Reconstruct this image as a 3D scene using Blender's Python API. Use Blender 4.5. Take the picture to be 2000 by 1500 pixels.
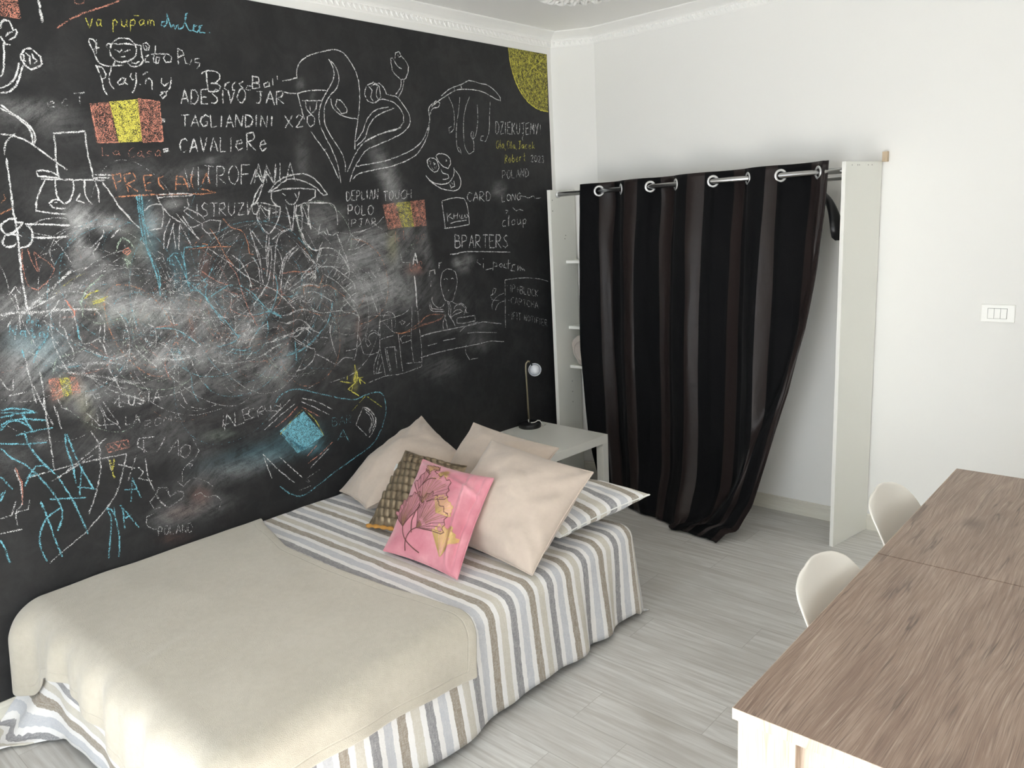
import bpy, bmesh, math, random
import numpy as np
from mathutils import Vector, Matrix, noise as mn
for o in list(bpy.data.objects): bpy.data.objects.remove(o)
SC = bpy.context.scene
COL = SC.collection
# ------------------------------------------------------------ camera, world, sun, daylight, exposure
cam_d = bpy.data.cameras.new('camera'); cam = bpy.data.objects.new('camera', cam_d); COL.objects.link(cam)
cam_d.sensor_fit = 'HORIZONTAL'; cam_d.sensor_width = 36.0; cam_d.lens = 36.0*1522.4/2000.0
cam_d.clip_start = 0.05
_r = Vector((0.7454, 0.6645, -0.0536)); _d = Vector((0.0999, -0.1909, -0.9765)); _f = Vector((-0.6591, 0.7225, -0.2087))
cam.matrix_world = Matrix(((_r.x, -_d.x, -_f.x, 3.225), (_r.y, -_d.y, -_f.y, 0.0), (_r.z, -_d.z, -_f.z, 1.75), (0, 0, 0, 1)))
SC.camera = cam
world = bpy.data.worlds.new('daylight_sky'); SC.world = world; world.use_nodes = True
world.node_tree.nodes['Background'].inputs[0].default_value = (0.72, 0.86, 1.0, 1)
world.node_tree.nodes['Background'].inputs[1].default_value = 1.2
def lamp(name, kind, loc, target, energy, color, **kw):
    l = bpy.data.lights.new(name, kind); l.energy = energy; l.color = color
    for k, v in kw.items(): setattr(l, k, v)
    o = bpy.data.objects.new(name, l); COL.objects.link(o); o.location = loc
    o.rotation_euler = (Vector(target)-Vector(loc)).to_track_quat('-Z', 'Y').to_euler()
    return o
SUN_E, SKY_E = 42.0, 46.0
lamp('sun', 'SUN', (2.1, -6, 5.0), (2.2, 0.0, 0.54), SUN_E, (1.0, 0.975, 0.94), angle=0.01)
lamp('window_daylight', 'AREA', (2.0, -1.95, 1.1), (2.0, 0.0, 1.1), SKY_E, (0.86, 0.94, 1.0), shape='RECTANGLE', size=1.9, size_y=2.1)
lamp('added_side_fill', 'AREA', (4.86, -0.7, 1.6), (0.0, 2.4, 1.7), 20.0, (0.88, 0.95, 1.0), shape='RECTANGLE', size=1.7, size_y=1.4)  # unseen side fill, added to brighten the corner, left panel and side table
vs = SC.view_settings
SC.display_settings.display_device = 'sRGB'
vs.view_transform = 'Standard'; vs.look = 'None'; vs.exposure = 0.24; vs.gamma = 1.0; vs.use_curve_mapping = False
SC.cycles.use_denoising = True
SC.cycles.max_bounces = 12; SC.cycles.diffuse_bounces = 8; SC.cycles.transparent_max_bounces = 24
SC.cycles.sample_clamp_indirect = 8.0
# ------------------------------------------------------------ helpers
def srgb(r, g, b):
    f = lambda c: (c/255/12.92) if c/255 <= 0.04045 else ((c/255+0.055)/1.055)**2.4
    return (f(r), f(g), f(b), 1.0)
class NT:
    def __init__(s, m): s.t = m.node_tree
    def n(s, typ, **kw):
        nd = s.t.nodes.new(typ)
        ins = kw.pop('ins', {})
        for k, v in kw.items(): setattr(nd, k, v)
        for k, v in ins.items():
            if hasattr(v, 'is_output') or isinstance(v, bpy.types.NodeSocket): s.t.links.new(v, nd.inputs[k])
            else: nd.inputs[k].default_value = v
        return nd
    def l(s, a, b): s.t.links.new(a, b)
    def math(s, op, a, b=0.0, c=0.0, clamp=False):
        nd = s.t.nodes.new('ShaderNodeMath'); nd.operation = op; nd.use_clamp = clamp
        for i, v in enumerate((a, b, c)):
            if isinstance(v, bpy.types.NodeSocket): s.t.links.new(v, nd.inputs[i])
            else: nd.inputs[i].default_value = v
        return nd.outputs[0]
    def ramp(s, fac, stops, interp='LINEAR'):
        nd = s.t.nodes.new('ShaderNodeValToRGB'); nd.color_ramp.interpolation = interp
        e = nd.color_ramp.elements
        while len(e) < len(stops): e.new(0.5)
        for i, (p, c) in enumerate(stops): e[i].position = p; e[i].color = c
        s.t.links.new(fac, nd.inputs[0]); return nd.outputs[0]
    def mix(s, fac, a, b, blend='MIX'):
        nd = s.t.nodes.new('ShaderNodeMix'); nd.data_type = 'RGBA'; nd.blend_type = blend
        for i, v in ((0, fac), (6, a), (7, b)):
            if isinstance(v, bpy.types.NodeSocket): s.t.links.new(v, nd.inputs[i])
            else: nd.inputs[i].default_value = v
        return nd.outputs[2]
    def noise(s, vec, scale, detail=3.0, rough=0.5, dist=0.0):
        nd = s.n('ShaderNodeTexNoise', ins={'Scale': scale, 'Detail': detail, 'Roughness': rough, 'Distortion': dist})
        s.t.links.new(vec, nd.inputs['Vector']); return nd.outputs[0]
    def mapping(s, vec, scale=(1, 1, 1), loc=(0, 0, 0), rot=(0, 0, 0)):
        nd = s.n('ShaderNodeMapping', ins={'Scale': scale, 'Location': loc, 'Rotation': rot})
        s.t.links.new(vec, nd.inputs['Vector']); return nd.outputs[0]
    def comb(s, x, y, z=0.0):
        nd = s.t.nodes.new('ShaderNodeCombineXYZ')
        for i, v in enumerate((x, y, z)):
            if isinstance(v, bpy.types.NodeSocket): s.t.links.new(v, nd.inputs[i])
            else: nd.inputs[i].default_value = v
        return nd.outputs[0]
    def bump(s, h, strength, dist=0.01):
        nd = s.n('ShaderNodeBump', ins={'Strength': strength, 'Distance': dist}); s.t.links.new(h, nd.inputs['Height']); return nd.outputs[0]
def mat(name, color=(0.8, 0.8, 0.8, 1), rough=0.5, metal=0.0, sheen=0.0, spec=0.5, coat=0.0):
    m = bpy.data.materials.new(name); m.use_nodes = True
    b = m.node_tree.nodes['Principled BSDF']
    b.inputs['Base Color'].default_value = color; b.inputs['Roughness'].default_value = rough
    b.inputs['Metallic'].default_value = metal; b.inputs['Specular IOR Level'].default_value = spec
    b.inputs['Coat Weight'].default_value = coat
    b.inputs['Sheen Weight'].default_value = sheen; b.inputs['Sheen Roughness'].default_value = 0.5
    nt = NT(m); tc = nt.n('ShaderNodeTexCoord')
    return m, nt, b, tc
def soft_mat(name, color, rough, nscale=8.0, amt=0.06, bscale=300.0, bstr=0.05, **kw):
    """plain surface with slight procedural mottling and fine bump"""
    m, nt, b, tc = mat(name, color, rough, **kw)
    n1 = nt.noise(tc.outputs['Object'], nscale, 4)
    lo = tuple(c*(1-amt) for c in color[:3])+(1,); hi = tuple(min(1, c*(1+amt)) for c in color[:3])+(1,)
    nt.l(nt.mix(n1, lo, hi), b.inputs['Base Color'])
    if bstr:
        n2 = nt.noise(tc.outputs['Object'], bscale, 2)
        nt.l(nt.bump(n2, bstr, 0.002), b.inputs['Normal'])
    return m
def mobj(name, verts, faces, m, parent=None, smooth=True, uvs=None, mats=None, midx=None):
    me = bpy.data.meshes.new(name); me.from_pydata([tuple(v) for v in verts], [], faces); me.update()
    if uvs is not None:
        ul = me.uv_layers.new(name='UVMap')
        for lp in me.loops: ul.data[lp.index].uv = uvs[lp.vertex_index]
    for x in (mats or [m]): me.materials.append(x)
    if midx is not None: me.polygons.foreach_set('material_index', midx)
    if smooth: me.polygons.foreach_set('use_smooth', [True]*len(me.polygons))
    o = bpy.data.objects.new(name, me); COL.objects.link(o)
    if parent: o.parent = parent
    return o
def bmo(name, bm, m, parent=None, smooth=False, loc=None):
    me = bpy.data.meshes.new(name); bmesh.ops.recalc_face_normals(bm, faces=bm.faces); bm.to_mesh(me); bm.free()
    me.materials.append(m)
    if smooth:
        me.polygons.foreach_set('use_smooth', [True]*len(me.polygons))
    o = bpy.data.objects.new(name, me); COL.objects.link(o)
    if parent: o.parent = parent
    if loc: o.location = loc
    return o
def add_box(bm, x0, x1, y0, y1, z0, z1, bev=0.0, mtx=None):
    r = bmesh.ops.create_cube(bm, size=1.0)
    for v in r['verts']:
        v.co = Vector(((x0+x1)/2+v.co.x*(x1-x0), (y0+y1)/2+v.co.y*(y1-y0), (z0+z1)/2+v.co.z*(z1-z0)))
    vs_ = r['verts']
    if bev:
        ed = list({e for v in vs_ for e in v.link_edges})
        rr = bmesh.ops.bevel(bm, geom=ed, offset=bev, segments=2, affect='EDGES', profile=0.7)
        vs_ = list({v for f in rr['faces'] for v in f.verts} | {v for v in vs_ if v.is_valid})
    if mtx:
        for v in vs_: v.co = mtx @ v.co
def box(name, x0, x1, y0, y1, z0, z1, m, parent=None, bev=0.003, mtx=None):
    bm = bmesh.new(); add_box(bm, x0, x1, y0, y1, z0, z1, bev, mtx); return bmo(name, bm, m, parent)
def frames(pts):
    pts = [Vector(p) for p in pts]; n = len(pts); out = []
    t0 = (pts[1]-pts[0]).normalized(); up = Vector((0, 0, 1)) if abs(t0.z) < 0.9 else Vector((1, 0, 0))
    u = t0.cross(up).normalized()
    for i in range(n):
        t = (pts[min(i+1, n-1)]-pts[max(i-1, 0)]).normalized()
        u = (u-t*u.dot(t)).normalized(); w = t.cross(u); out.append((pts[i], u, w))
    return out
def add_tube(bm, pts, r, seg=12, cap=True):
    fr = frames(pts); rings = []
    for i, (p, u, w) in enumerate(fr):
        rr = r[i] if isinstance(r, (list, tuple)) else r
        rings.append([bm.verts.new(p+u*math.cos(2*math.pi*k/seg)*rr+w*math.sin(2*math.pi*k/seg)*rr) for k in range(seg)])
    for a, b in zip(rings, rings[1:]):
        for k in range(seg): bm.faces.new((a[k], a[(k+1) % seg], b[(k+1) % seg], b[k]))
    if cap: bm.faces.new(rings[0][::-1]); bm.faces.new(rings[-1])
def tube(name, pts, r, m, parent=None, seg=12):
    bm = bmesh.new(); add_tube(bm, pts, r, seg); return bmo(name, bm, m, parent, True)
def add_lathe(bm, prof, seg=32, mtx=None):
    rings = []
    for (r, z) in prof:
        if r < 1e-6: rings.append([bm.verts.new((0, 0, z))])
        else: rings.append([bm.verts.new((r*math.cos(2*math.pi*k/seg), r*math.sin(2*math.pi*k/seg), z)) for k in range(seg)])
    allv = [v for ring in rings for v in ring]
    for a, b in zip(rings, rings[1:]):
        for k in range(seg):
            k2 = (k+1) % seg
            if len(a) == 1 and len(b) == 1: continue
            if len(a) == 1: bm.faces.new((a[0], b[k2], b[k]))
            elif len(b) == 1: bm.faces.new((a[k], a[k2], b[0]))
            else: bm.faces.new((a[k], a[k2], b[k2], b[k]))
    if mtx:
        for v in allv: v.co = mtx @ v.co
def lathe(name, prof, m, parent=None, loc=None, seg=32, mtx=None):
    bm = bmesh.new(); add_lathe(bm, prof, seg, mtx); return bmo(name, bm, m, parent, True, loc)
def add_torus(bm, R, r, mtx, seg=28, sec=10):
    g = [[bm.verts.new(mtx @ Vector(((R+r*math.cos(b))*math.cos(a), (R+r*math.cos(b))*math.sin(a), r*math.sin(b))))
          for b in [2*math.pi*j/sec for j in range(sec)]] for a in [2*math.pi*i/seg for i in range(seg)]]
    for i in range(seg):
        for j in range(sec): bm.faces.new((g[i][j], g[(i+1) % seg][j], g[(i+1) % seg][(j+1) % sec], g[i][(j+1) % sec]))
def mod_solid(o, t, off=0.0):
    md = o.modifiers.new('solid', 'SOLIDIFY'); md.thickness = t; md.offset = off; return o
def mod_sub(o, n=1):
    md = o.modifiers.new('sub', 'SUBSURF'); md.levels = n; md.render_levels = n; return o
def thing(name, label, cat, loc=(0, 0, 0), rz=0.0, group=None):
    o = bpy.data.objects.new(name, None); COL.objects.link(o); o.location = loc; o.rotation_euler = (0, 0, rz)
    o.empty_display_size = 0.1
    return tag(o, label, cat, group)
def tag(o, label, cat, group=None):
    o['label'] = label; o['category'] = cat
    if group: o['group'] = group
    return o
def struct(o): o['kind'] = 'structure'; return o
def interp(x, xs, ys):
    if x <= xs[0]: return ys[0]
    for a, b, c, d in zip(xs, xs[1:], ys, ys[1:]):
        if x <= b: return c+(d-c)*(x-a)/(b-a)
    return ys[-1]
def sm(a, b, x):
    t = min(1, max(0, (x-a)/(b-a))); return t*t*(3-2*t)
def fbm(x, y, z=0.0): return mn.fractal(Vector((x, y, z)), 1.0, 2.0, 3)
def grid_faces(nu, nv): return [(i*nv+j, (i+1)*nv+j, (i+1)*nv+j+1, i*nv+j+1) for i in range(nu-1) for j in range(nv-1)]
# ------------------------------------------------------------ materials
M = {}
M['wall'] = soft_mat('white_wall_paint', srgb(240, 239, 236), 0.75, 1.5, 0.015, 260, 0.03)
M['ceiling'] = soft_mat('ceiling_paint', srgb(242, 241, 238), 0.8, 1.5, 0.015, 200, 0.02)
M['plaster'] = soft_mat('white_plaster_trim', srgb(244, 243, 240), 0.6, 3, 0.015, 200, 0.02)
M['lacquer'] = soft_mat('white_lacquer', srgb(240, 239, 233), 0.3, 2, 0.01, 100, 0.0)
M['melamine'] = soft_mat('white_melamine', srgb(233, 233, 226), 0.35, 3, 0.015, 400, 0.02)
M['edge'] = soft_mat('white_edge_band', srgb(246, 245, 240), 0.35, 3, 0.01, 400, 0.0)
M['plastic'] = soft_mat('white_chair_plastic', srgb(236, 232, 224), 0.38, 3, 0.01, 900, 0.03)
M['switch'] = soft_mat('white_switch_plastic', srgb(244, 243, 238), 0.25, 4, 0.005, 100, 0.0)
M['switch_gap'] = soft_mat('grey_switch_gap', srgb(120, 120, 114), 0.5, 4, 0.02, 100, 0.0)
M['chrome'], _, _, _ = mat('chrome', (0.42, 0.42, 0.42, 1), 0.22, 1.0)
M['ring'], _, _, _ = mat('bright_chrome_ring', (0.8, 0.8, 0.8, 1), 0.3, 0.6)
M['black'] = soft_mat('black_lacquer', (0.008, 0.008, 0.009, 1), 0.3, 5, 0.1, 100, 0.0)
M['black_plastic'] = soft_mat('black_hanger_plastic', (0.01, 0.01, 0.011, 1), 0.4, 5, 0.1, 100, 0.0)
M['brass'] = soft_mat('brushed_brass', srgb(152, 142, 118), 0.32, 20, 0.08, 100, 0.0, metal=0.9)
M['opal'] = soft_mat('opal_white_shade', srgb(232, 234, 240), 0.35, 4, 0.01, 100, 0.0)
M['cord'] = soft_mat('white_cord', srgb(225, 222, 214), 0.5, 4, 0.02, 100, 0.0)
M['raw_wood'] = soft_mat('raw_wood_block', srgb(196, 176, 150), 0.7, 40, 0.15, 300, 0.05)
M['mattress'] = soft_mat('mattress_ticking', srgb(225, 222, 214), 0.9, 30, 0.05, 300, 0.05)
M['dark_wood'] = soft_mat('bed_base_fabric', srgb(90, 86, 82), 0.8, 30, 0.08, 300, 0.05)
M['beech'] = soft_mat('beech_leg', srgb(205, 172, 130), 0.5, 18, 0.1, 200, 0.03)
M['towel'] = soft_mat('greige_fleece', srgb(196, 186, 178), 0.95, 30, 0.1, 500, 0.5, sheen=0.4)
M['tag'] = soft_mat('white_label_ribbon', srgb(235, 235, 232), 0.6, 30, 0.04, 300, 0.02)

def floor_mat():
    m, nt, b, tc = mat('grey_oak_laminate', rough=0.42)
    sp = nt.n('ShaderNodeSeparateXYZ'); nt.l(tc.outputs['Object'], sp.inputs[0]); x, y = sp.outputs[0], sp.outputs[1]
    W, Lg = 0.192, 1.28
    row = nt.math('FLOOR', nt.math('DIVIDE', y, W))
    wn = nt.n('ShaderNodeTexWhiteNoise', noise_dimensions='1D'); nt.l(row, wn.inputs['W'])
    xs = nt.math('ADD', x, nt.math('MULTIPLY', wn.outputs['Value'], Lg))
    col = nt.math('FLOOR', nt.math('DIVIDE', xs, Lg))
    pid = nt.n('ShaderNodeTexWhiteNoise', noise_dimensions='2D'); nt.l(nt.comb(row, col), pid.inputs['Vector'])
    seed = nt.math('MULTIPLY', pid.outputs['Value'], 57.0)
    v1 = nt.comb(nt.math('MULTIPLY', x, 1.1), nt.math('MULTIPLY', y, 7.0), seed)
    n1 = nt.noise(v1, 1.0, 2.0, 0.4)
    lines = nt.math('MULTIPLY_ADD', nt.math('SINE', nt.math('MULTIPLY', n1, 95.0)), 0.5, 0.5)
    v2 = nt.comb(nt.math('MULTIPLY', x, 3.0), nt.math('MULTIPLY', y, 60.0), seed)
    n2 = nt.noise(v2, 1.0, 4.0, 0.65)
    v3 = nt.comb(nt.math('MULTIPLY', x, 1.6), nt.math('MULTIPLY', y, 4.5), seed)
    n3 = nt.noise(v3, 1.0, 3.0, 0.6)
    base = nt.ramp(n3, [(0.3, srgb(198, 196, 192)), (0.52, srgb(214, 213, 210)), (0.72, srgb(224, 223, 220))])
    c = nt.mix(nt.math('MULTIPLY', lines, 0.22), base, srgb(180, 176, 171))
    c = nt.mix(nt.ramp(n2, [(0.40, (0, 0, 0, 1)), (0.68, (0.75, 0.75, 0.75, 1))]), c, srgb(176, 171, 165))
    kn = nt.ramp(nt.noise(nt.comb(nt.math('MULTIPLY', x, 2.3), nt.math('MULTIPLY', y, 7.0), seed), 1.0, 1.0), [(0.70, (0, 0, 0, 1)), (0.80, (0.55, 0.55, 0.55, 1))])
    c = nt.mix(kn, c, srgb(158, 151, 142))
    c = nt.mix(nt.math('MULTIPLY', pid.outputs['Value'], 0.22), c, srgb(192, 189, 184))
    fy = nt.math('FRACT', nt.math('DIVIDE', y, W)); fx = nt.math('FRACT', nt.math('DIVIDE', xs, Lg))
    gy = nt.math('LESS_THAN', nt.math('MINIMUM', fy, nt.math('SUBTRACT', 1.0, fy)), 0.006)
    gx = nt.math('LESS_THAN', nt.math('MINIMUM', fx, nt.math('SUBTRACT', 1.0, fx)), 0.0009)
    g = nt.math('MAXIMUM', gx, gy)
    c = nt.mix(nt.math('MULTIPLY', g, 0.5), c, srgb(140, 136, 130))
    nt.l(c, b.inputs['Base Color'])
    nt.l(nt.bump(nt.math('SUBTRACT', n2, g), 0.12, 0.002), b.inputs['Normal'])
    return m
M['floor'] = floor_mat()
def wood_mat(name, pal, axis, rough=0.5, strip=0.0, contrast=1.0, fine=1.0):
    """laminate oak, grain along the given axis (0 x, 1 y, 2 z)"""
    m, nt, b, tc = mat(name, rough=rough)
    sp = nt.n('ShaderNodeSeparateXYZ'); nt.l(tc.outputs['Object'], sp.inputs[0])
    u = sp.outputs[axis]; o1, o2 = [sp.outputs[i] for i in range(3) if i != axis]
    w = nt.math('ADD', o1, nt.math('MULTIPLY', o2, 1.0))
    if strip:
        r = nt.math('FLOOR', nt.math('DIVIDE', nt.math('ADD', w, 0.03), strip))
        seed = nt.math('MULTIPLY', nt.math('FRACT', nt.math('MULTIPLY', nt.math('SINE', nt.math('MULTIPLY', r, 12.9898)), 43758.5)), 31.0)
    else: seed = nt.math('MULTIPLY', w, 0.0)
    warp = nt.noise(nt.comb(nt.math('MULTIPLY', u, 1.7), nt.math('MULTIPLY', w, 5.0), seed), 1.0, 2.0, 0.4)
    n1 = nt.noise(nt.comb(nt.math('MULTIPLY', u, 0.55), nt.math('MULTIPLY_ADD', w, 8.0, nt.math('MULTIPLY', warp, 0.5)), seed), 1.0, 3.0, 0.5)
    rings = nt.math('MULTIPLY_ADD', nt.math('SINE', nt.math('MULTIPLY', n1, 150.0)), 0.5, 0.5)
    fin = nt.noise(nt.comb(nt.math('MULTIPLY', u, 5.0), nt.math('MULTIPLY_ADD', w, 190.0, nt.math('MULTIPLY', warp, 12.0)), seed), 1.0, 4.0, 0.7)
    mid = nt.noise(nt.comb(nt.math('MULTIPLY', u, 2.0), nt.math('MULTIPLY', w, 14.0), seed), 1.0, 4.0, 0.6)
    c = nt.ramp(mid, [(0.28, pal[0]), (0.5, pal[1]), (0.72, pal[2])])
    c = nt.mix(nt.math('MULTIPLY', rings, 0.30*contrast), c, pal[3])
    c = nt.mix(nt.math('MULTIPLY', nt.ramp(fin, [(0.45, (0, 0, 0, 1)), (0.68, (1, 1, 1, 1))]), 0.75*fine), c, pal[3])
    c = nt.mix(nt.math('MULTIPLY', nt.ramp(fin, [(0.30, (1, 1, 1, 1)), (0.42, (0, 0, 0, 1))]), 0.65*fine), c, pal[5])
    crack = nt.noise(nt.comb(nt.math('MULTIPLY', u, 1.5), nt.math('MULTIPLY_ADD', w, 20.0, nt.math('MULTIPLY', warp, 1.6)), nt.math('ADD', seed, 3.3)), 1.0, 3.0, 0.6)
    cr = nt.math('MULTIPLY', nt.ramp(nt.math('ABSOLUTE', nt.math('SUBTRACT', crack, 0.5)), [(0.0, (1, 1, 1, 1)), (0.03, (0, 0, 0, 1))]),
                 nt.ramp(nt.noise(nt.comb(nt.math('MULTIPLY', u, 3.1), nt.math('MULTIPLY', w, 9.0), nt.math('ADD', seed, 8.0)), 1.0, 1.0), [(0.50, (0, 0, 0, 1)), (0.60, (1, 1, 1, 1))]))
    c = nt.mix(nt.math('MULTIPLY', cr, 0.8*contrast), c, pal[4])
    fin2 = nt.noise(nt.comb(nt.math('MULTIPLY', u, 7.0), nt.math('MULTIPLY_ADD', w, 420.0, nt.math('MULTIPLY', warp, 24.0)), seed), 1.0, 3.0, 0.6)
    c = nt.mix(nt.math('MULTIPLY', nt.ramp(fin2, [(0.54, (0, 0, 0, 1)), (0.66, (1, 1, 1, 1))]), 0.5*fine), c, pal[4])
    c = nt.mix(nt.math('MULTIPLY', nt.ramp(fin2, [(0.32, (1, 1, 1, 1)), (0.42, (0, 0, 0, 1))]), 0.45*fine), c, pal[5])
    vo = nt.n('ShaderNodeTexVoronoi', ins={'Scale': 1.0, 'Randomness': 1.0}); nt.l(nt.comb(nt.math('MULTIPLY', u, 2.6), nt.math('MULTIPLY_ADD', w, 5.2, nt.math('MULTIPLY', warp, 0.5)), seed), vo.inputs['Vector'])
    kn = nt.ramp(vo.outputs['Distance'], [(0.02, (1, 1, 1, 1)), (0.17, (0, 0, 0, 1))])
    c = nt.mix(nt.math('MULTIPLY', kn, 0.6*contrast), c, pal[4])
    nt.l(c, b.inputs['Base Color'])
    nt.l(nt.bump(nt.math('SUBTRACT', nt.math('MULTIPLY', rings, 0.3), nt.math('ADD', fin, cr)), 0.25, 0.0012), b.inputs['Normal'])
    return m
M['desk_top'] = wood_mat('brown_oak_laminate', [srgb(138, 116, 102), srgb(158, 136, 121), srgb(176, 155, 140), srgb(126, 103, 90), srgb(84, 70, 64), srgb(186, 168, 152)], 1, 0.42, 0.27)
M['desk_leg'] = wood_mat('pale_oak_laminate', [srgb(196, 176, 157), srgb(207, 190, 172), srgb(216, 201, 185), srgb(176, 152, 132), srgb(150, 124, 104), srgb(224, 212, 197)], 2, 0.5, 0.0, 0.6, 0.8)
M['skirting'] = wood_mat('cream_skirting', [srgb(214, 210, 198), srgb(221, 218, 206), srgb(227, 224, 214), srgb(206, 201, 188), srgb(198, 192, 178), srgb(230, 228, 219)], 0, 0.5, 0.0, 0.35, 0.4)
M['skirting_y'] = wood_mat('cream_skirting_side', [srgb(214, 210, 198), srgb(221, 218, 206), srgb(227, 224, 214), srgb(206, 201, 188), srgb(198, 192, 178), srgb(230, 228, 219)], 1, 0.5, 0.0, 0.35, 0.4)

def stripe_mat(name, period, phase):
    """painted stripes: taupe, white, beige, white, slate, white, pale blue, white; v runs across the stripes"""
    m, nt, b, tc = mat(name, rough=0.85, sheen=0.15)
    sp = nt.n('ShaderNodeSeparateXYZ'); nt.l(tc.outputs['UV'], sp.inputs[0]); u, v = sp.outputs[0], sp.outputs[1]
    wob = nt.noise(nt.comb(nt.math('MULTIPLY', u, 26.0), nt.math('MULTIPLY', v, 40.0)), 1.0, 5.0, 0.75)
    vv = nt.math('ADD', v, nt.math('MULTIPLY', nt.math('SUBTRACT', wob, 0.5), 0.013))
    f = nt.math('FRACT', nt.math('DIVIDE', nt.math('SUBTRACT', vv, phase), period))
    wht, tau, bei, sla, blu = srgb(236, 234, 233), srgb(146, 134, 118), srgb(203, 197, 184), srgb(134, 133, 137), srgb(192, 194, 200)
    cs = []
    for i, c in enumerate((tau, bei, sla, blu)):
        ce = i*0.25+0.075
        cs += [(ce-0.075 if i else 0.0, c), (ce+0.075, wht)]
    c = nt.ramp(f, cs, 'CONSTANT')
    wv = nt.noise(nt.comb(nt.math('MULTIPLY', u, 350.0), nt.math('MULTIPLY', v, 60.0)), 1.0, 3.0, 0.7)
    wv2 = nt.noise(nt.comb(nt.math('MULTIPLY', u, 30.0), nt.math('MULTIPLY', v, 260.0)), 1.0, 3.0, 0.7)
    mott = nt.math('MULTIPLY', nt.math('ADD', wv, wv2), 0.5)
    c = nt.mix(nt.ramp(mott, [(0.42, (0, 0, 0, 1)), (0.62, (0.4, 0.4, 0.4, 1))]), c, srgb(228, 226, 224))
    nt.l(c, b.inputs['Base Color'])
    cre = nt.noise(nt.comb(nt.math('MULTIPLY', u, 16.0), nt.math('MULTIPLY', v, 16.0)), 1.0, 4.0, 0.6)
    nt.l(nt.bump(nt.math('ADD', nt.math('MULTIPLY', mott, 0.25), cre), 0.55, 0.006), b.inputs['Normal'])
    return m
PERIOD = 0.2175
M['stripes'] = stripe_mat('striped_cotton', PERIOD, 0.0)
def fleece_mat(name, c0, c1, bscale, bstr, sheen, rough=0.95, big=3.0):
    m, nt, b, tc = mat(name, rough=rough, sheen=sheen)
    n1 = nt.noise(tc.outputs['Object'], big, 5, 0.6); n2 = nt.noise(tc.outputs['Object'], 46, 3, 0.6)
    n3 = nt.noise(tc.outputs['Object'], bscale, 2, 0.6)
    f = nt.math('ADD', nt.math('MULTIPLY', n1, 0.6), nt.math('MULTIPLY', n2, 0.4))
    nt.l(nt.ramp(f, [(0.35, c0), (0.65, c1)]), b.inputs['Base Color'])
    nt.l(nt.bump(nt.math('ADD', n3, nt.math('MULTIPLY', n2, 0.7)), bstr, 0.004), b.inputs['Normal'])
    return m
M['blanket'] = fleece_mat('cream_fleece', srgb(184, 177, 162), srgb(197, 190, 176), 420, 0.5, 0.45)
M['cushion'] = fleece_mat('pale_pink_beige_velvet', srgb(190, 175, 162), srgb(200, 185, 172), 600, 0.10, 0.3)
def pink_mat():
    m, nt, b, tc = mat('pink_velvet', rough=0.55, sheen=0.5)
    n1 = nt.noise(tc.outputs['Object'], 9, 4, 0.6)
    nt.l(nt.ramp(n1, [(0.3, srgb(202, 118, 134)), (0.55, srgb(216, 140, 153)), (0.75, srgb(228, 162, 172))]), b.inputs['Base Color'])
    nt.l(nt.bump(nt.noise(tc.outputs['Object'], 500, 2), 0.08, 0.002), b.inputs['Normal'])
    return m
M['pink'] = pink_mat()
def bronze_mat():
    m, nt, b, tc = mat('bronze_quilted_satin', rough=0.34, metal=0.6)
    vo = nt.n('ShaderNodeTexVoronoi', feature='F1', ins={'Scale': 34.0, 'Randomness': 0.25}); nt.l(tc.outputs['UV'], vo.inputs['Vector'])
    n = nt.noise(tc.outputs['Object'], 40, 3)
    nt.l(nt.ramp(n, [(0.3, srgb(128, 112, 94)), (0.7, srgb(176, 158, 132))]), b.inputs['Base Color'])
    return m
M['bronze'] = bronze_mat()
M['mustard'] = soft_mat('mustard_trim', srgb(196, 142, 70), 0.6, 30, 0.08, 300, 0.05)
def curtain_mat():
    m, nt, b, tc = mat('black_velvet_satin_stripes', rough=0.5)
    sp = nt.n('ShaderNodeSeparateXYZ'); nt.l(tc.outputs['UV'], sp.inputs[0]); u, v = sp.outputs[0], sp.outputs[1]
    f = nt.math('FRACT', nt.math('DIVIDE', u, 0.232))
    sat = nt.math('LESS_THAN', nt.math('ABSOLUTE', nt.math('SUBTRACT', f, 0.74)), 0.17)
    n = nt.noise(nt.comb(nt.math('MULTIPLY', u, 60.0), nt.math('MULTIPLY', v, 400.0)), 1.0, 3.0, 0.7)
    vel = nt.mix(n, (0.003, 0.003, 0.0034, 1), (0.008, 0.008, 0.009, 1))
    nt.l(nt.mix(sat, vel, (0.021, 0.0152, 0.0145, 1)), b.inputs['Base Color'])
    nt.l(nt.math('MULTIPLY_ADD', sat, -0.42, 0.78), b.inputs['Roughness'])
    nt.l(nt.math('MULTIPLY_ADD', sat, 0.13, 0.08), b.inputs['Specular IOR Level'])
    nt.l(nt.math('MULTIPLY_ADD', sat, -0.03, 0.04), b.inputs['Sheen Weight'])
    cr = nt.noise(nt.comb(nt.math('MULTIPLY', u, 11.0), nt.math('MULTIPLY', v, 7.0)), 1.0, 3.0, 0.55)
    nt.l(nt.bump(nt.math('ADD', cr, nt.math('MULTIPLY', n, 0.08)), 0.4, 0.012), b.inputs['Normal'])
    return m
M['curtain'] = curtain_mat()
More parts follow.
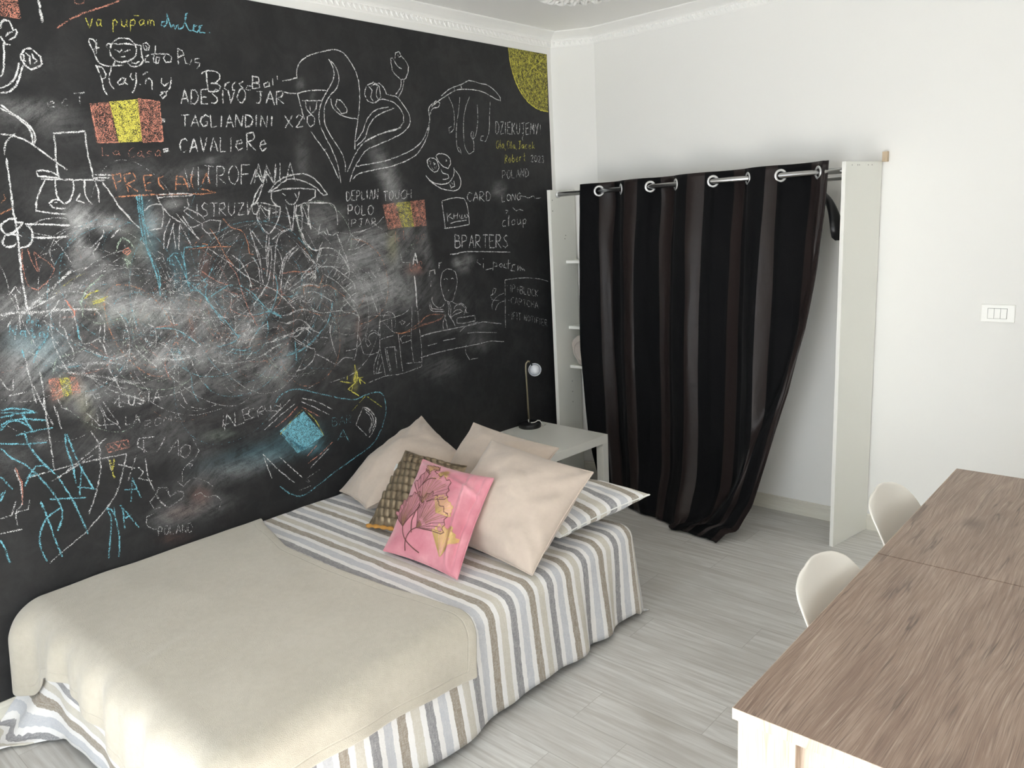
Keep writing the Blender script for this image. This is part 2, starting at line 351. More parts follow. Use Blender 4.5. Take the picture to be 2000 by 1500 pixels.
# ------------------------------------------------------------ room shell
CZ = 2.845; BY = 4.185; CH0 = 4.057; CHX = 0.24; RX = 4.7; FY = -1.8
struct(mobj('floor', [(-0.1, FY-0.1, 0), (RX+0.1, FY-0.1, 0), (RX+0.1, BY+0.1, 0), (-0.1, BY+0.1, 0)], [(0, 1, 2, 3)], M['floor'], smooth=False))
struct(box('ceiling', -0.1, RX+0.1, FY-0.1, BY+0.1, CZ, CZ+0.1, M['ceiling'], bev=0))
wall_left = struct(box('wall_left', -0.1, 0.0, FY-0.1, CH0, 0, CZ, M['wall'], bev=0))
struct(box('wall_back', CHX, RX+0.1, BY, BY+0.1, 0, CZ, M['wall'], bev=0))
def prism(name, poly, z0, z1, m):
    n = len(poly); v = [(x, y, z0) for x, y in poly]+[(x, y, z1) for x, y in poly]
    f = [tuple(range(n-1, -1, -1)), tuple(range(n, 2*n))]+[(i, (i+1) % n, n+(i+1) % n, n+i) for i in range(n)]
    return mobj(name, v, f, m, smooth=False)
struct(prism('wall_corner', [(0, CH0), (CHX, BY), (CHX, BY+0.1), (-0.1, BY+0.1), (-0.1, CH0)], 0, CZ, M['wall']))
bm = bmesh.new()
add_box(bm, RX, RX+0.1, FY-0.1, -1.55, 0, CZ); add_box(bm, RX, RX+0.1, 0.15, BY, 0, CZ); add_box(bm, RX, RX+0.1, -1.55, 0.15, 0, 0.85); add_box(bm, RX, RX+0.1, -1.55, 0.15, 2.35, CZ)  # opening in the unseen right wall, added to let the side fill in
struct(bmo('wall_right', bm, M['wall']))
bm = bmesh.new()
for a, b, c_, d in ((-1.55, -1.49, 0.85, 2.35), (0.09, 0.15, 0.85, 2.35), (-0.73, -0.67, 0.91, 2.29), (-1.49, 0.09, 0.85, 0.91), (-1.49, 0.09, 2.29, 2.35)): add_box(bm, RX+0.02, RX+0.08, a, b, c_, d)
struct(bmo('added_side_window', bm, M['plaster']))  # unseen frame, added round the opening of the side fill
WX0, WX1, WZ1 = 1.05, 2.95, 2.15
bm = bmesh.new()
add_box(bm, 0, WX0, FY-0.1, FY, 0, CZ); add_box(bm, WX1, RX, FY-0.1, FY, 0, CZ); add_box(bm, WX0, WX1, FY-0.1, FY, WZ1, CZ)
struct(bmo('wall_front', bm, M['wall']))
bm = bmesh.new()
add_box(bm, WX0, WX0+0.05, FY-0.08, FY-0.02, 0, WZ1); add_box(bm, WX1-0.05, WX1, FY-0.08, FY-0.02, 0, WZ1); add_box(bm, WX0+0.05, WX1-0.05, FY-0.08, FY-0.02, WZ1-0.05, WZ1)
struct(bmo('window_1', bm, M['plaster']))
# skirting boards (height 8.4 cm)
def skirt(name, a, b, nrm, m):
    a = Vector(a); b = Vector(b); n = Vector(nrm)
    prof = [(0, 0), (0.014, 0), (0.014, 0.066), (0.011, 0.072), (0.011, 0.080), (0.006, 0.084), (0, 0.084)]
    v = []
    for p in (a, b):
        v += [(p.x+n.x*d, p.y+n.y*d, z) for d, z in prof]
    k = len(prof)
    f = [(i, (i+1) % k, k+(i+1) % k, k+i) for i in range(k)]+[tuple(range(k-1, -1, -1)), tuple(range(k, 2*k))]
    return struct(mobj(name, v, f, m, smooth=False))
skirt('baseboard_left', (0, FY, 0), (0, CH0, 0), (1, 0, 0), M['skirting_y'])
skirt('baseboard_back', (CHX+0.01, BY, 0), (RX, BY, 0), (0, -1, 0), M['skirting'])
cn = Vector((BY-CH0, -CHX, 0)).normalized()
skirt('baseboard_corner', (0.0, CH0, 0), (CHX, BY, 0), cn, M['skirting'])
# crown moulding with a leaf frieze, along the left wall, the corner and the back wall
def cornice(name, a, b, nrm, na, nb):
    """a, b: wall line ends; na, nb: offset directions at the ends (mitred)"""
    a, b, na, nb = [Vector(q+(0,)) for q in (a, b, na, nb)]
    prof = [(0.0, 2.762), (0.004, 2.762), (0.006, 2.768), (0.006, 2.797), (0.011, 2.801), (0.013, 2.806), (0.02, 2.812), (0.045, 2.826), (0.066, 2.836), (0.072, 2.840), (0.072, 2.845), (0, 2.845)]
    v = []
    for p, n in ((a, na), (b, nb)): v += [(p.x+n.x*d, p.y+n.y*d, z) for d, z in prof]
    k = len(prof); f = [(i, (i+1) % k, k+(i+1) % k, k+i) for i in range(k)]
    o = struct(mobj(name, v, f, M['plaster'], smooth=False))
    # acanthus leaves in low relief: leaning teardrop blades
    L = (b-a).length; t = (b-a).normalized(); n = Vector(nrm+(0,))
    bm = bmesh.new(); cnt = int(L/0.033)
    for i in range(cnt):
        s = (i+0.5)/cnt*L; big = i % 3
        for dx, hgt, lean, w in ((0, 0.030-0.004*(big == 1), 0.014, 0.0075), (0.012, 0.020, -0.006, 0.005)):
            base = a+t*(s+dx)+Vector((0, 0, 2.7985)); ring = []
            for q in range(7):
                u = q/6; ww = w*math.sin(math.pi*min(1, u*0.9+0.1))**0.8+0.0006
                c = base+t*(lean*u*u)+Vector((0, 0, -hgt*u))
                h = 0.006+0.007*math.sin(math.pi*u)**0.7
                ring.append([bm.verts.new(c-t*ww+n*0.0055), bm.verts.new(c-t*ww*0.4+n*h), bm.verts.new(c+t*ww*0.4+n*h*0.9), bm.verts.new(c+t*ww+n*0.0055)])
            for r0, r1 in zip(ring, ring[1:]):
                for k_ in range(3): bm.faces.new((r0[k_], r0[k_+1], r1[k_+1], r1[k_]))
    bmo('leaf_frieze', bm, M['plaster'], o, True)
    return o
def mitre(n1, n2):
    s = Vector(n1+(0,))+Vector(n2+(0,)); s = s/s.dot(Vector(n1+(0,))); return (s.x, s.y)
nl = (1.0, 0.0); nc = (cn.x, cn.y); nb_ = (0.0, -1.0)
cornice('trim_1', (0, FY), (0, CH0), nl, nl, mitre(nl, nc))
cornice('trim_2', (0, CH0), (CHX, BY), nc, mitre(nl, nc), mitre(nc, nb_))
cornice('trim_3', (CHX, BY), (RX, BY), nb_, mitre(nc, nb_), nb_)
# plaster ceiling rose with leaf scrolls
rose = thing('ceiling_rose', 'white moulded plaster ceiling rose with leaf scrolls on the ceiling above the corner', 'ceiling rose', (0.735, 3.40, CZ))
lathe('rose_disc', [(0, -0.012), (0.05, -0.016), (0.12, -0.012), (0.17, -0.016), (0.2, -0.010), (0.215, -0.004), (0.22, 0)], M['plaster'], rose, seg=64)
random.seed(4)
for rr, nleaf, ll in ((0.21, 22, 0.075), (0.14, 14, 0.06)):
    bm = bmesh.new()
    for i in range(nleaf):
        a0 = 2*math.pi*i/nleaf
        for sgn in (-1, 1):
            pts = []
            for q in range(9):
                u = q/8; th = a0+sgn*(0.10*math.sin(u*math.pi)+0.02); r_ = rr-ll*0.55+ll*1.0*u
                pts.append((r_*math.cos(th), r_*math.sin(th), -0.012-0.012*math.sin(math.pi*u)))
            add_tube(bm, pts, [0.003+0.008*math.sin(math.pi*q/8) for q in range(9)], 8)
    bmo('leaf_ring', bm, M['plaster'], rose, True)
# ------------------------------------------------------------ chalk wall: paint, dust and strokes (wall coordinates in mm: along the wall, height)
STROKES = {
 'writing': '''y7,70,1298,2557 1306,2524 1322,2560
y5,70,1350,2557 1344,2560 1335,2549 1336,2534 1347,2541 1353,2559 1348,2539 1353,2536
y6,70,1337,2555 1353,2558
y6,70,1477,2591 1498,2593
y6,70,1397,2566 1390,2520
y6,70,1395,2557 1406,2567 1412,2557 1406,2548 1394,2544
y7,70,1428,2571 1427,2550 1434,2545 1445,2555 1449,2572 1445,2550 1449,2548
y6,70,1464,2575 1456,2531
y6,70,1464,2569 1476,2577 1482,2569 1474,2555 1461,2554
y6,70,1516,2580 1507,2582 1496,2570 1498,2559 1510,2566 1517,2580 1514,2563 1518,2561
y7,70,1533,2586 1529,2563
y6,70,1531,2578 1540,2585 1541,2575 1539,2562
y6,70,1543,2579 1549,2585 1554,2578 1553,2564
b7,75,1602,2587 1587,2583 1583,2570 1595,2567 1608,2584 1612,2619 1615,2604 1621,2567 1634,2580 1638,2563 1652,2582 1653,2565 1672,2573 1690,2611 1699,2631 1690,2626 1685,2595 1696,2565 1709,2567 1732,2589 1722,2590 1714,2567 1731,2562 1757,2593 1743,2587 1742,2563 1767,2564
b7,75,1783,2569 1787,2567
w8,70,1297,2485 1298,2463 1307,2443 1313,2419 1325,2401 1344,2395 1366,2396 1411,2404
w8,70,1297,2485 1311,2486 1320,2474 1317,2455 1317,2436
w8,70,1325,2487 1320,2452
w8,70,1309,2450 1331,2458
w8,70,1376,2475 1396,2494 1420,2502 1449,2502 1466,2483 1469,2461 1460,2440 1440,2425 1412,2415 1384,2417 1369,2433 1368,2455 1376,2475
w8,70,1360,2457 1358,2467 1363,2476 1376,2475 1423,2482 1458,2484 1490,2484
w8,70,1387,2457 1398,2454 1404,2448 1413,2460 1418,2449 1427,2457 1446,2462
w8,70,1399,2432 1423,2437
w8,70,1381,2418 1376,2406 1366,2396
w8,70,1428,2414 1439,2403 1460,2403 1480,2414 1491,2429
w8,70,1440,2428 1444,2416 1459,2414 1475,2425
w8,70,1490,2483 1488,2460 1489,2437 1493,2424
w7,70,1498,2491 1513,2497 1524,2486 1517,2471 1503,2467 1499,2480 1498,2491
w7,70,1507,2485 1516,2478 1508,2473
w7,70,1490,2486 1487,2441 1492,2426
w7,70,1516,2452 1501,2442 1498,2423 1514,2425
w7,70,1548,2489 1539,2454 1531,2442 1533,2427 1549,2424 1559,2448 1544,2447 1538,2419
w7,70,1525,2456 1588,2463
w7,70,1586,2463 1573,2446 1579,2431 1600,2433 1609,2454 1596,2464 1586,2463
w7,70,1638,2492 1631,2429
w7,70,1638,2490 1658,2482 1660,2467 1635,2456
w7,70,1661,2459 1664,2436 1681,2434 1693,2455
w7,70,1725,2460 1704,2456 1705,2444 1727,2442 1720,2430 1708,2420
w8,75,1306,2394 1317,2365 1321,2338 1324,2307 1334,2286
w8,75,1307,2391 1329,2388 1339,2367 1335,2350 1322,2346
w8,75,1363,2390 1350,2357 1350,2329 1362,2313
w8,75,1414,2354 1397,2355 1379,2337 1382,2329 1397,2334 1411,2354 1409,2339 1417,2333
w8,75,1436,2378 1431,2364 1438,2353 1451,2360
w8,75,1454,2380 1450,2349 1440,2319 1429,2303
w8,75,1462,2338 1466,2337
w8,75,1480,2375 1503,2387
w8,75,1485,2340 1492,2358 1505,2365 1513,2354 1509,2322
w8,75,1555,2369 1550,2351 1561,2340 1580,2354
w8,75,1593,2374 1587,2346 1576,2326 1564,2315
w8,75,1541,2314 1562,2317 1564,2306 1548,2291 1539,2304 1553,2313
w8,75,1749,2412 1746,2372 1747,2331
w8,75,1725,2400 1740,2411 1777,2418 1806,2409 1805,2389 1784,2371 1761,2367
w8,75,1761,2367 1793,2367 1805,2356 1789,2338 1747,2333
w8,75,1849,2380 1831,2370 1821,2353 1832,2344
w8,75,1877,2383 1858,2364 1858,2348 1870,2347
w8,75,1914,2386 1893,2376 1897,2368 1910,2360 1889,2348
w8,75,1951,2370 1931,2370 1922,2357 1939,2352 1946,2355
w8,75,1962,2415 1954,2359
w8,75,1959,2413 1991,2409 1991,2392 1960,2385 1990,2384 1990,2367 1957,2361
w8,75,2035,2396 2013,2385 2016,2371 2040,2379 2040,2396 2042,2375
w8,75,2060,2411 2058,2381
w8,75,2085,2426 2085,2409
w8,70,1620,2276 1645,2331 1655,2276
w8,70,1629,2296 1652,2299
w8,70,1663,2276 1672,2332 1688,2334 1699,2313 1693,2293 1678,2278 1663,2281
w8,70,1749,2341 1716,2338 1709,2282 1739,2283
w8,70,1714,2307 1736,2310
w9,70,1794,2340 1782,2345 1762,2327 1771,2319 1781,2311 1783,2301 1770,2287 1754,2288
w9,70,1813,2344 1806,2288
w8,70,1837,2347 1843,2293 1870,2350
w8,70,1902,2357 1888,2345 1876,2316 1885,2298 1895,2298 1911,2314 1918,2338 1910,2352 1902,2354
w8,70,1972,2350 2002,2352
w9,70,1994,2354 1986,2309 1979,2302 1965,2302
w9,70,2012,2303 2042,2358 2055,2299
w8,70,2023,2323 2049,2324
w9,70,2067,2301 2072,2355 2099,2361 2105,2349 2096,2337 2071,2329 2104,2308
w7,70,1615,2232 1650,2234
w7,70,1631,2231 1624,2188
w7,70,1651,2188 1675,2235 1684,2189
w9,70,1658,2204 1678,2205
w9,70,1734,2231 1721,2239 1703,2227 1694,2208 1703,2191 1722,2197 1725,2212 1714,2210
w8,70,1743,2238 1739,2190 1765,2195
w9,70,1792,2241 1784,2192
w8,70,1807,2194 1830,2243 1841,2193
w9,70,1816,2212 1839,2212
w8,70,1850,2196 1860,2248 1881,2197 1893,2248
w9,70,1898,2197 1907,2248 1925,2247 1937,2231 1930,2209 1914,2201 1898,2196
w8,70,1958,2250 1951,2201
w8,70,1973,2202 1982,2250 2002,2203 2014,2253
w9,70,2035,2252 2028,2207
w8,70,2100,2256 2137,2208
w8,70,2143,2260 2097,2203
w8,70,2160,2249 2177,2264 2198,2256 2182,2237 2155,2207 2195,2214
w8,70,2245,2267 2223,2258 2219,2232 2233,2214 2256,2227 2262,2257 2244,2269
w7,80,1528,2213 1544,2212 1540,2200 1528,2201 1533,2209 1539,2206
w7,80,1518,2094 1540,2099 1536,2086 1521,2084 1520,2092 1545,2087
w8,70,1627,2131 1618,2139 1603,2133 1592,2113 1594,2090 1606,2085 1622,2093
w9,70,1629,2084 1656,2140 1665,2086
w9,70,1640,2103 1660,2109
w8,70,1684,2149 1690,2087 1714,2147
w9,70,1721,2091 1743,2148 1755,2092
w9,70,1730,2111 1749,2108
w7,70,1774,2149 1766,2089 1793,2093
w8,70,1824,2151 1815,2092
w8,70,1842,2123 1874,2130 1871,2142 1850,2137 1841,2114 1851,2098 1873,2108
w9,70,1893,2100 1901,2170 1931,2177 1937,2157 1926,2143 1900,2136 1935,2099
w9,70,1957,2121 1988,2130 1981,2145 1966,2137 1957,2114 1967,2097 1990,2112
w7,60,1598,2019 1607,1943 1637,2024
w7,60,1659,2026 1648,1950
w7,60,1686,2033 1728,2028
w7,60,1705,2027 1692,1956
w7,60,1729,1947 1742,2030 1766,2029 1775,2017 1764,1996 1737,1990 1771,1958
w7,60,1818,2034 1799,2018 1790,1986 1799,1962 1813,1954 1833,1979 1838,2012 1828,2031 1825,2036
w7,60,1898,2038 1857,2038 1845,1953
w6,60,1852,1996 1886,2001
w8,60,1909,1962 1940,2044 1955,1960
w7,60,1921,1989 1951,1990
w7,60,1970,1961 1979,2042 2008,1960 2027,2044
w6,60,2051,2048 2039,1965
w7,60,2069,1965 2104,2050 2120,1968
w8,60,2082,1999 2109,1997
w8,60,1632,1878 1625,1825
w7,60,1677,1872 1666,1881 1651,1867 1655,1854 1669,1848 1671,1831 1655,1823 1644,1830
w6,60,1691,1878 1723,1878
w7,60,1706,1876 1699,1823
w7,60,1725,1825 1732,1875 1753,1878 1757,1864 1749,1852 1730,1850 1755,1823
w6,60,1775,1877 1769,1837 1780,1824 1793,1833 1805,1876
w6,60,1816,1876 1847,1875 1810,1824 1843,1827
w7,60,1866,1878 1858,1824
w7,60,1903,1877 1890,1869 1882,1846 1889,1828 1900,1825 1913,1839 1917,1862 1912,1871 1904,1877
w7,50,1910,1800 1922,1863 1956,1802 1970,1866
w6,50,2007,1874 1997,1806
w7,65,2399,1872 2403,1917 2416,1914 2425,1901 2420,1881 2410,1874 2400,1871
w7,65,2458,1923 2435,1919 2431,1875 2450,1874
w7,65,2432,1899 2449,1897
w7,65,2460,1872 2467,1921 2481,1920 2486,1911 2481,1898 2464,1895
w8,65,2497,1920 2492,1876 2513,1880
w7,65,2532,1925 2527,1879
w7,65,2542,1878 2559,1927 2565,1877
w6,65,2549,1897 2562,1895
w7,65,2574,1880 2580,1928 2593,1878 2602,1929
w8,60,2633,1915 2663,1916
w7,60,2647,1914 2644,1868
w8,60,2685,1915 2675,1909 2672,1892 2674,1874 2683,1872 2697,1890 2700,1903 2695,1914 2687,1918
w7,60,2712,1917 2711,1885 2719,1876 2731,1881 2742,1919
w8,60,2786,1917 2777,1921 2763,1914 2751,1898 2755,1879 2766,1876 2782,1882
w6,60,2794,1924 2788,1879
w7,60,2824,1923 2818,1878
w7,60,2792,1899 2821,1902
w8,65,2400,1806 2406,1854 2426,1852 2430,1843 2426,1828 2404,1826
w7,65,2463,1852 2451,1844 2445,1825 2449,1809 2459,1805 2471,1817 2475,1837 2468,1847 2463,1853
w7,65,2489,1849 2483,1801 2508,1802
w8,65,2547,1850 2533,1841 2525,1824 2530,1804 2542,1801 2556,1815 2561,1835 2551,1847 2544,1847
w7,55,2399,1784 2395,1749
w8,55,2413,1746 2419,1782 2438,1783 2445,1777 2439,1767 2415,1765
w8,55,2463,1782 2490,1785
w8,55,2478,1783 2475,1755 2468,1745 2458,1752
w7,55,2498,1751 2518,1783 2531,1749
w7,55,2505,1761 2526,1761
w7,55,2542,1750 2546,1785 2563,1783 2569,1776 2565,1766 2544,1764 2572,1749
w8,70,3280,1895 3266,1902 3252,1899 3238,1877 3246,1861 3261,1851 3276,1860
w7,70,3286,1853 3312,1903 3329,1854
w7,70,3296,1873 3322,1873
w7,70,3339,1852 3344,1904 3369,1904 3378,1893 3366,1881 3343,1875 3377,1850
w8,70,3396,1853 3399,1904 3417,1903 3435,1883 3427,1863 3411,1853 3395,1854
w7,70,3532,1882 3531,1844 3557,1847
w8,70,3594,1888 3582,1881 3575,1863 3581,1852 3593,1849 3609,1862 3611,1876 3602,1885 3595,1886
w7,70,3617,1848 3626,1890 3649,1852 3655,1891
w7,70,3704,1888 3693,1894 3674,1883 3666,1869 3677,1852 3697,1857 3697,1871 3688,1871
w7,60,3695,1875 3736,1872 3777,1863 3821,1873 3845,1859 3902,1861
w7,60,3558,1795 3582,1791 3561,1774
w7,60,3624,1808 3655,1786 3680,1796 3721,1787
w7,70,3553,1734 3537,1735 3521,1715 3529,1699 3554,1701
w8,70,3577,1700 3582,1755 3587,1763 3583,1741 3578,1705 3584,1703
w7,70,3623,1736 3610,1727 3609,1708 3623,1705 3636,1713 3636,1734 3624,1735
w8,70,3660,1739 3660,1709 3671,1705 3688,1717 3688,1736 3690,1709 3694,1707
w7,70,3715,1738 3710,1683
w7,70,3713,1728 3733,1736 3743,1727 3732,1708 3713,1711
w9,70,3116,1599 3123,1673 3154,1663 3154,1651 3146,1635 3122,1635
w8,70,3126,1639 3155,1632 3157,1608 3143,1598 3117,1600
w8,70,3171,1596 3177,1666 3202,1665 3214,1653 3207,1634 3174,1629
w8,70,3227,1592 3256,1662 3268,1589
w8,70,3239,1621 3265,1619
w8,70,3282,1589 3289,1662 3316,1659 3324,1645 3312,1624 3288,1623 3322,1588
w9,70,3347,1659 3390,1657
w8,70,3370,1660 3363,1583
w9,70,3447,1653 3404,1657 3398,1582 3444,1580
w8,70,3401,1617 3434,1621
w9,70,3454,1579 3463,1654 3494,1651 3502,1635 3489,1617 3462,1617 3501,1573
w9,70,3565,1641 3549,1647 3528,1633 3536,1618 3553,1604 3558,1585 3536,1573 3515,1586
w6,75,3073,1794 3075,1746
w6,75,3107,1793 3078,1775 3117,1759
w6,75,3124,1788 3124,1761
w6,75,3155,1792 3149,1760
w6,75,3122,1776 3154,1777
w6,75,3168,1781 3173,1759
w6,75,3189,1781 3180,1759 3202,1760 3211,1780
w6,75,3211,1780 3216,1760 3238,1769 3225,1784
w6,75,3091,1736 3151,1745 3222,1748
w7,75,3073,1566 3124,1567 3203,1572 3366,1561 3582,1543
w7,75,3091,1563 3144,1566
w7,65,3293,1520 3285,1506 3318,1487
w7,65,3339,1495 3336,1467
w7,65,3339,1524 3340,1519
w7,65,3354,1455 3414,1460
w7,65,3425,1500 3417,1448
w7,65,3421,1496 3452,1486 3455,1469 3426,1469
w7,65,3492,1483 3473,1472 3490,1459 3506,1470 3492,1483
w7,65,3525,1480 3512,1459 3537,1450
w7,65,3560,1500 3552,1446
w7,65,3532,1475 3584,1476
w7,65,3622,1465 3591,1465 3590,1448 3574,1434 3611,1426
w7,65,3644,1459 3638,1426 3663,1452 3664,1424
w7,65,3670,1446 3688,1425 3696,1434 3707,1418
w6,55,3566,1349 3562,1304
w6,55,3577,1301 3582,1346 3599,1344 3607,1330 3600,1322 3580,1323
w6,55,3631,1327 3628,1293
w7,55,3618,1315 3642,1308
w6,55,3649,1284 3652,1330 3674,1322 3676,1312 3669,1306 3650,1306
w6,55,3654,1309 3674,1298 3677,1288 3667,1279 3648,1286
w6,55,3689,1321 3687,1276 3711,1271
w6,55,3742,1304 3729,1306 3724,1287 3728,1268 3741,1262 3751,1276 3755,1292 3747,1304 3740,1308
w6,55,3794,1289 3784,1298 3773,1297 3761,1281 3766,1263 3779,1256 3791,1255
w6,55,3801,1293 3797,1251
w5,55,3827,1287 3799,1269 3822,1246
w6,50,3592,1262 3584,1267 3573,1265 3562,1252 3569,1234 3577,1226 3591,1228
w7,50,3598,1223 3616,1262 3628,1215
w6,50,3606,1237 3622,1233
w6,50,3636,1213 3639,1255 3656,1250 3664,1240 3657,1232 3636,1232
w6,50,3675,1245 3706,1236
w6,50,3690,1245 3687,1203
w6,50,3742,1221 3735,1231 3722,1230 3711,1216 3717,1200 3728,1191 3741,1194
w6,50,3752,1228 3749,1186
w6,50,3779,1221 3775,1180
w6,50,3752,1209 3778,1200
w6,50,3786,1176 3805,1216 3819,1171
w6,50,3794,1193 3814,1184
w7,50,3565,1181 3561,1131
w6,50,3595,1174 3576,1176 3573,1130
w6,50,3576,1153 3590,1154
w5,50,3602,1170 3623,1164
w6,50,3612,1168 3609,1121
w6,50,3628,1165 3648,1161
w7,50,3637,1163 3634,1117
w7,50,3678,1112 3681,1148 3699,1105 3703,1142
w5,50,3725,1137 3717,1135 3711,1121 3715,1104 3724,1098 3734,1108 3735,1123 3729,1134 3725,1137
w6,50,3745,1131 3770,1124
w6,50,3758,1127 3755,1087
w6,50,3780,1120 3778,1082
w7,50,3818,1109 3797,1115 3793,1077
w6,50,3794,1097 3812,1093
w6,50,3832,1106 3828,1065
w6,50,3871,1095 3847,1101 3842,1062 3867,1053
w6,50,3846,1079 3863,1074
w6,50,3878,1051 3880,1091 3896,1087 3900,1077 3894,1070 3879,1069 3900,1046
w6,60,3517,1377 3513,1290 3503,1166 3500,1090
w6,60,3517,1380 3607,1381 3723,1375 3842,1357 3932,1333
w6,60,3529,1345 3540,1343
w6,60,3540,1255 3547,1251
w6,60,3529,1168 3538,1164
w7,65,3508,2236 3514,2301 3529,2300 3540,2277 3533,2245 3521,2234 3509,2233
w7,65,3555,2301 3581,2303 3546,2231 3579,2238
w8,65,3598,2301 3593,2234
w7,65,3646,2305 3617,2301 3612,2238 3641,2236
w7,65,3613,2273 3638,2273
w8,65,3658,2302 3651,2234
w7,65,3683,2302 3656,2266 3679,2235
w7,65,3699,2302 3697,2256 3705,2237 3720,2249 3728,2303
w8,65,3743,2302 3772,2307
w7,65,3761,2304 3757,2248 3749,2243 3743,2251
w6,65,3815,2310 3783,2302 3780,2239 3807,2242
w7,65,3783,2272 3806,2279
w8,65,3821,2243 3831,2308 3842,2269 3857,2306 3856,2245
w8,65,3872,2305 3882,2276
w7,65,3903,2310 3877,2240
w7,65,3922,2306 3920,2266
w8,65,3919,2248 3919,2247
w6,50,3760,2240 3742,2216 3753,2195
y7,65,3522,2196 3513,2185 3508,2170 3511,2151 3519,2149 3529,2161 3531,2179 3527,2192 3522,2193
y7,65,3540,2151 3543,2189 3546,2199 3543,2174 3540,2154 3543,2149
y8,65,3573,2173 3565,2177 3554,2165 3558,2153 3569,2156 3574,2177 3573,2156 3577,2148
y6,65,3587,2153 3585,2140
y6,65,3617,2196 3606,2190 3603,2172 3606,2153 3615,2151 3626,2164 3628,2183 3624,2191 3617,2195
y7,65,3636,2151 3640,2192 3642,2194 3640,2180 3637,2155 3640,2150
y7,65,3671,2174 3662,2177 3655,2166 3656,2154 3667,2155 3671,2172 3671,2157 3675,2153
y7,65,3686,2154 3684,2144
y7,65,3706,2196 3728,2199
y8,65,3720,2196 3717,2160 3711,2152 3703,2157
y8,65,3756,2175 3746,2180 3734,2168 3739,2157 3749,2161 3756,2179 3754,2159 3758,2154
y7,65,3789,2178 3779,2181 3767,2168 3772,2155 3789,2160
y6,65,3802,2168 3820,2172 3819,2178 3806,2177 3802,2166 3808,2153 3824,2161
y8,65,3839,2200 3837,2156
y7,65,3855,2180 3838,2169 3857,2158
y7,65,3574,2067 3580,2112 3593,2115 3599,2105 3592,2097 3578,2091 3597,2070
y8,65,3619,2099 3612,2090 3611,2076 3618,2071 3629,2082 3628,2097 3619,2099
y7,65,3647,2121 3641,2075 3654,2075 3663,2087 3657,2098 3645,2094
y6,65,3676,2092 3693,2094 3692,2106 3681,2102 3676,2084 3683,2076 3696,2085
y8,65,3713,2106 3709,2081
y7,65,3711,2094 3721,2109 3729,2106
y7,65,3756,2131 3754,2089 3757,2082 3764,2088
y8,65,3745,2108 3765,2114
w6,60,3817,2112 3829,2120 3839,2111 3832,2099 3816,2080 3840,2079
w6,60,3866,2118 3854,2113 3850,2089 3860,2079 3871,2085 3877,2107 3866,2118
w6,60,3885,2111 3898,2116 3907,2108 3901,2094 3883,2077 3907,2078
w6,60,3921,2113 3933,2115 3941,2109 3929,2097 3941,2087 3932,2075 3918,2079
w6,55,3544,1974 3548,2023 3568,2023 3574,2014 3568,2002 3548,1996
w6,55,3605,2027 3594,2018 3587,2002 3594,1983 3602,1978 3616,1995 3621,2013 3612,2024 3606,2026
w7,55,3630,2028 3630,1983 3652,1982
w6,55,3669,1982 3691,2032 3702,1988
w6,55,3677,2003 3699,2004
w7,55,3712,1987 3718,2036 3739,1989 3746,2038
w7,55,3757,1991 3760,2036 3774,2035 3787,2019 3785,1999 3769,1991 3756,1988
r6,50,1283,2095 1279,2066 1304,2066
r6,50,1343,2081 1333,2083 1322,2076 1326,2068 1338,2071 1346,2084 1341,2071 1349,2067
r6,45,1410,2094 1403,2099 1391,2093 1380,2079 1382,2063 1392,2060 1404,2065
r7,45,1434,2082 1427,2086 1413,2074 1417,2063 1428,2068 1434,2081 1434,2066 1439,2061
r7,45,1471,2084 1460,2086 1452,2080 1465,2073 1461,2065 1450,2065
r6,45,1506,2085 1498,2090 1485,2077 1486,2066 1499,2070 1508,2088 1505,2069 1508,2066
o9,60,1305,1998 1310,1960 1312,1934
o9,60,1301,1992 1336,1998 1335,1972 1310,1960
o9,60,1348,1998 1353,1954 1358,1928
o9,60,1351,1997 1384,2001 1395,1978 1357,1960 1394,1930
o9,60,1424,1990 1425,1954 1425,1933
o9,60,1425,1991 1462,1993
o9,60,1426,1960 1451,1963
o9,60,1422,1932 1449,1933
o9,60,1305,1910 1380,1914 1453,1918
o9,60,1505,1988 1485,1982 1483,1958 1501,1937
o9,60,1547,1933 1560,1990 1586,1986 1599,1957 1600,1932
o9,60,1551,1957 1595,1957
o9,60,1626,1990 1618,1965 1627,1936
o9,60,1666,1957 1691,2003 1702,1956
o9,60,1650,1940 1721,1922 1651,1917 1477,1917 1355,1913
o9,60,1618,1994 1635,1992
w7,50,1199,1138 1192,1094 1213,1092
w7,50,1235,1137 1232,1101 1239,1089 1250,1095 1262,1137
w7,50,1300,1132 1289,1138 1276,1127 1279,1116 1290,1103 1291,1090 1280,1086 1267,1093
w8,50,1317,1135 1309,1085
w7,50,1327,1081 1351,1131 1358,1081
w8,50,1337,1103 1355,1098
w7,50,1211,1052 1206,1015 1225,1015
w8,50,1238,1012 1255,1050 1262,1012
w8,50,1244,1027 1260,1028
w6,35,1277,978 1282,1014 1302,1015 1307,1007 1299,1000 1283,997 1306,982
w6,35,1336,1016 1326,1009 1320,997 1324,985 1334,983 1348,992 1351,1007 1343,1014 1338,1013
w6,35,1355,981 1365,1017 1377,996 1392,1018 1389,983
w6,35,1399,985 1419,1019 1431,986
w6,35,1405,996 1426,998
w7,50,1610,909 1625,971
w7,50,1618,894 1639,964 1670,900 1677,963
w7,50,1670,900 1719,906
w7,50,1614,919 1649,918
w7,50,1712,967 1717,916
w7,50,1711,965 1745,971
w7,50,1714,941 1741,941
w7,50,1717,916 1758,918
w7,50,1776,960 1747,959 1740,938 1754,919 1771,919
w7,50,1787,915 1787,946 1815,964 1816,940 1789,934 1817,920
w7,50,1827,961 1828,937 1844,930
w7,50,1856,955 1856,927 1840,935
w7,50,1882,953 1910,935 1886,920 1861,930
w7,50,1908,955 1907,916
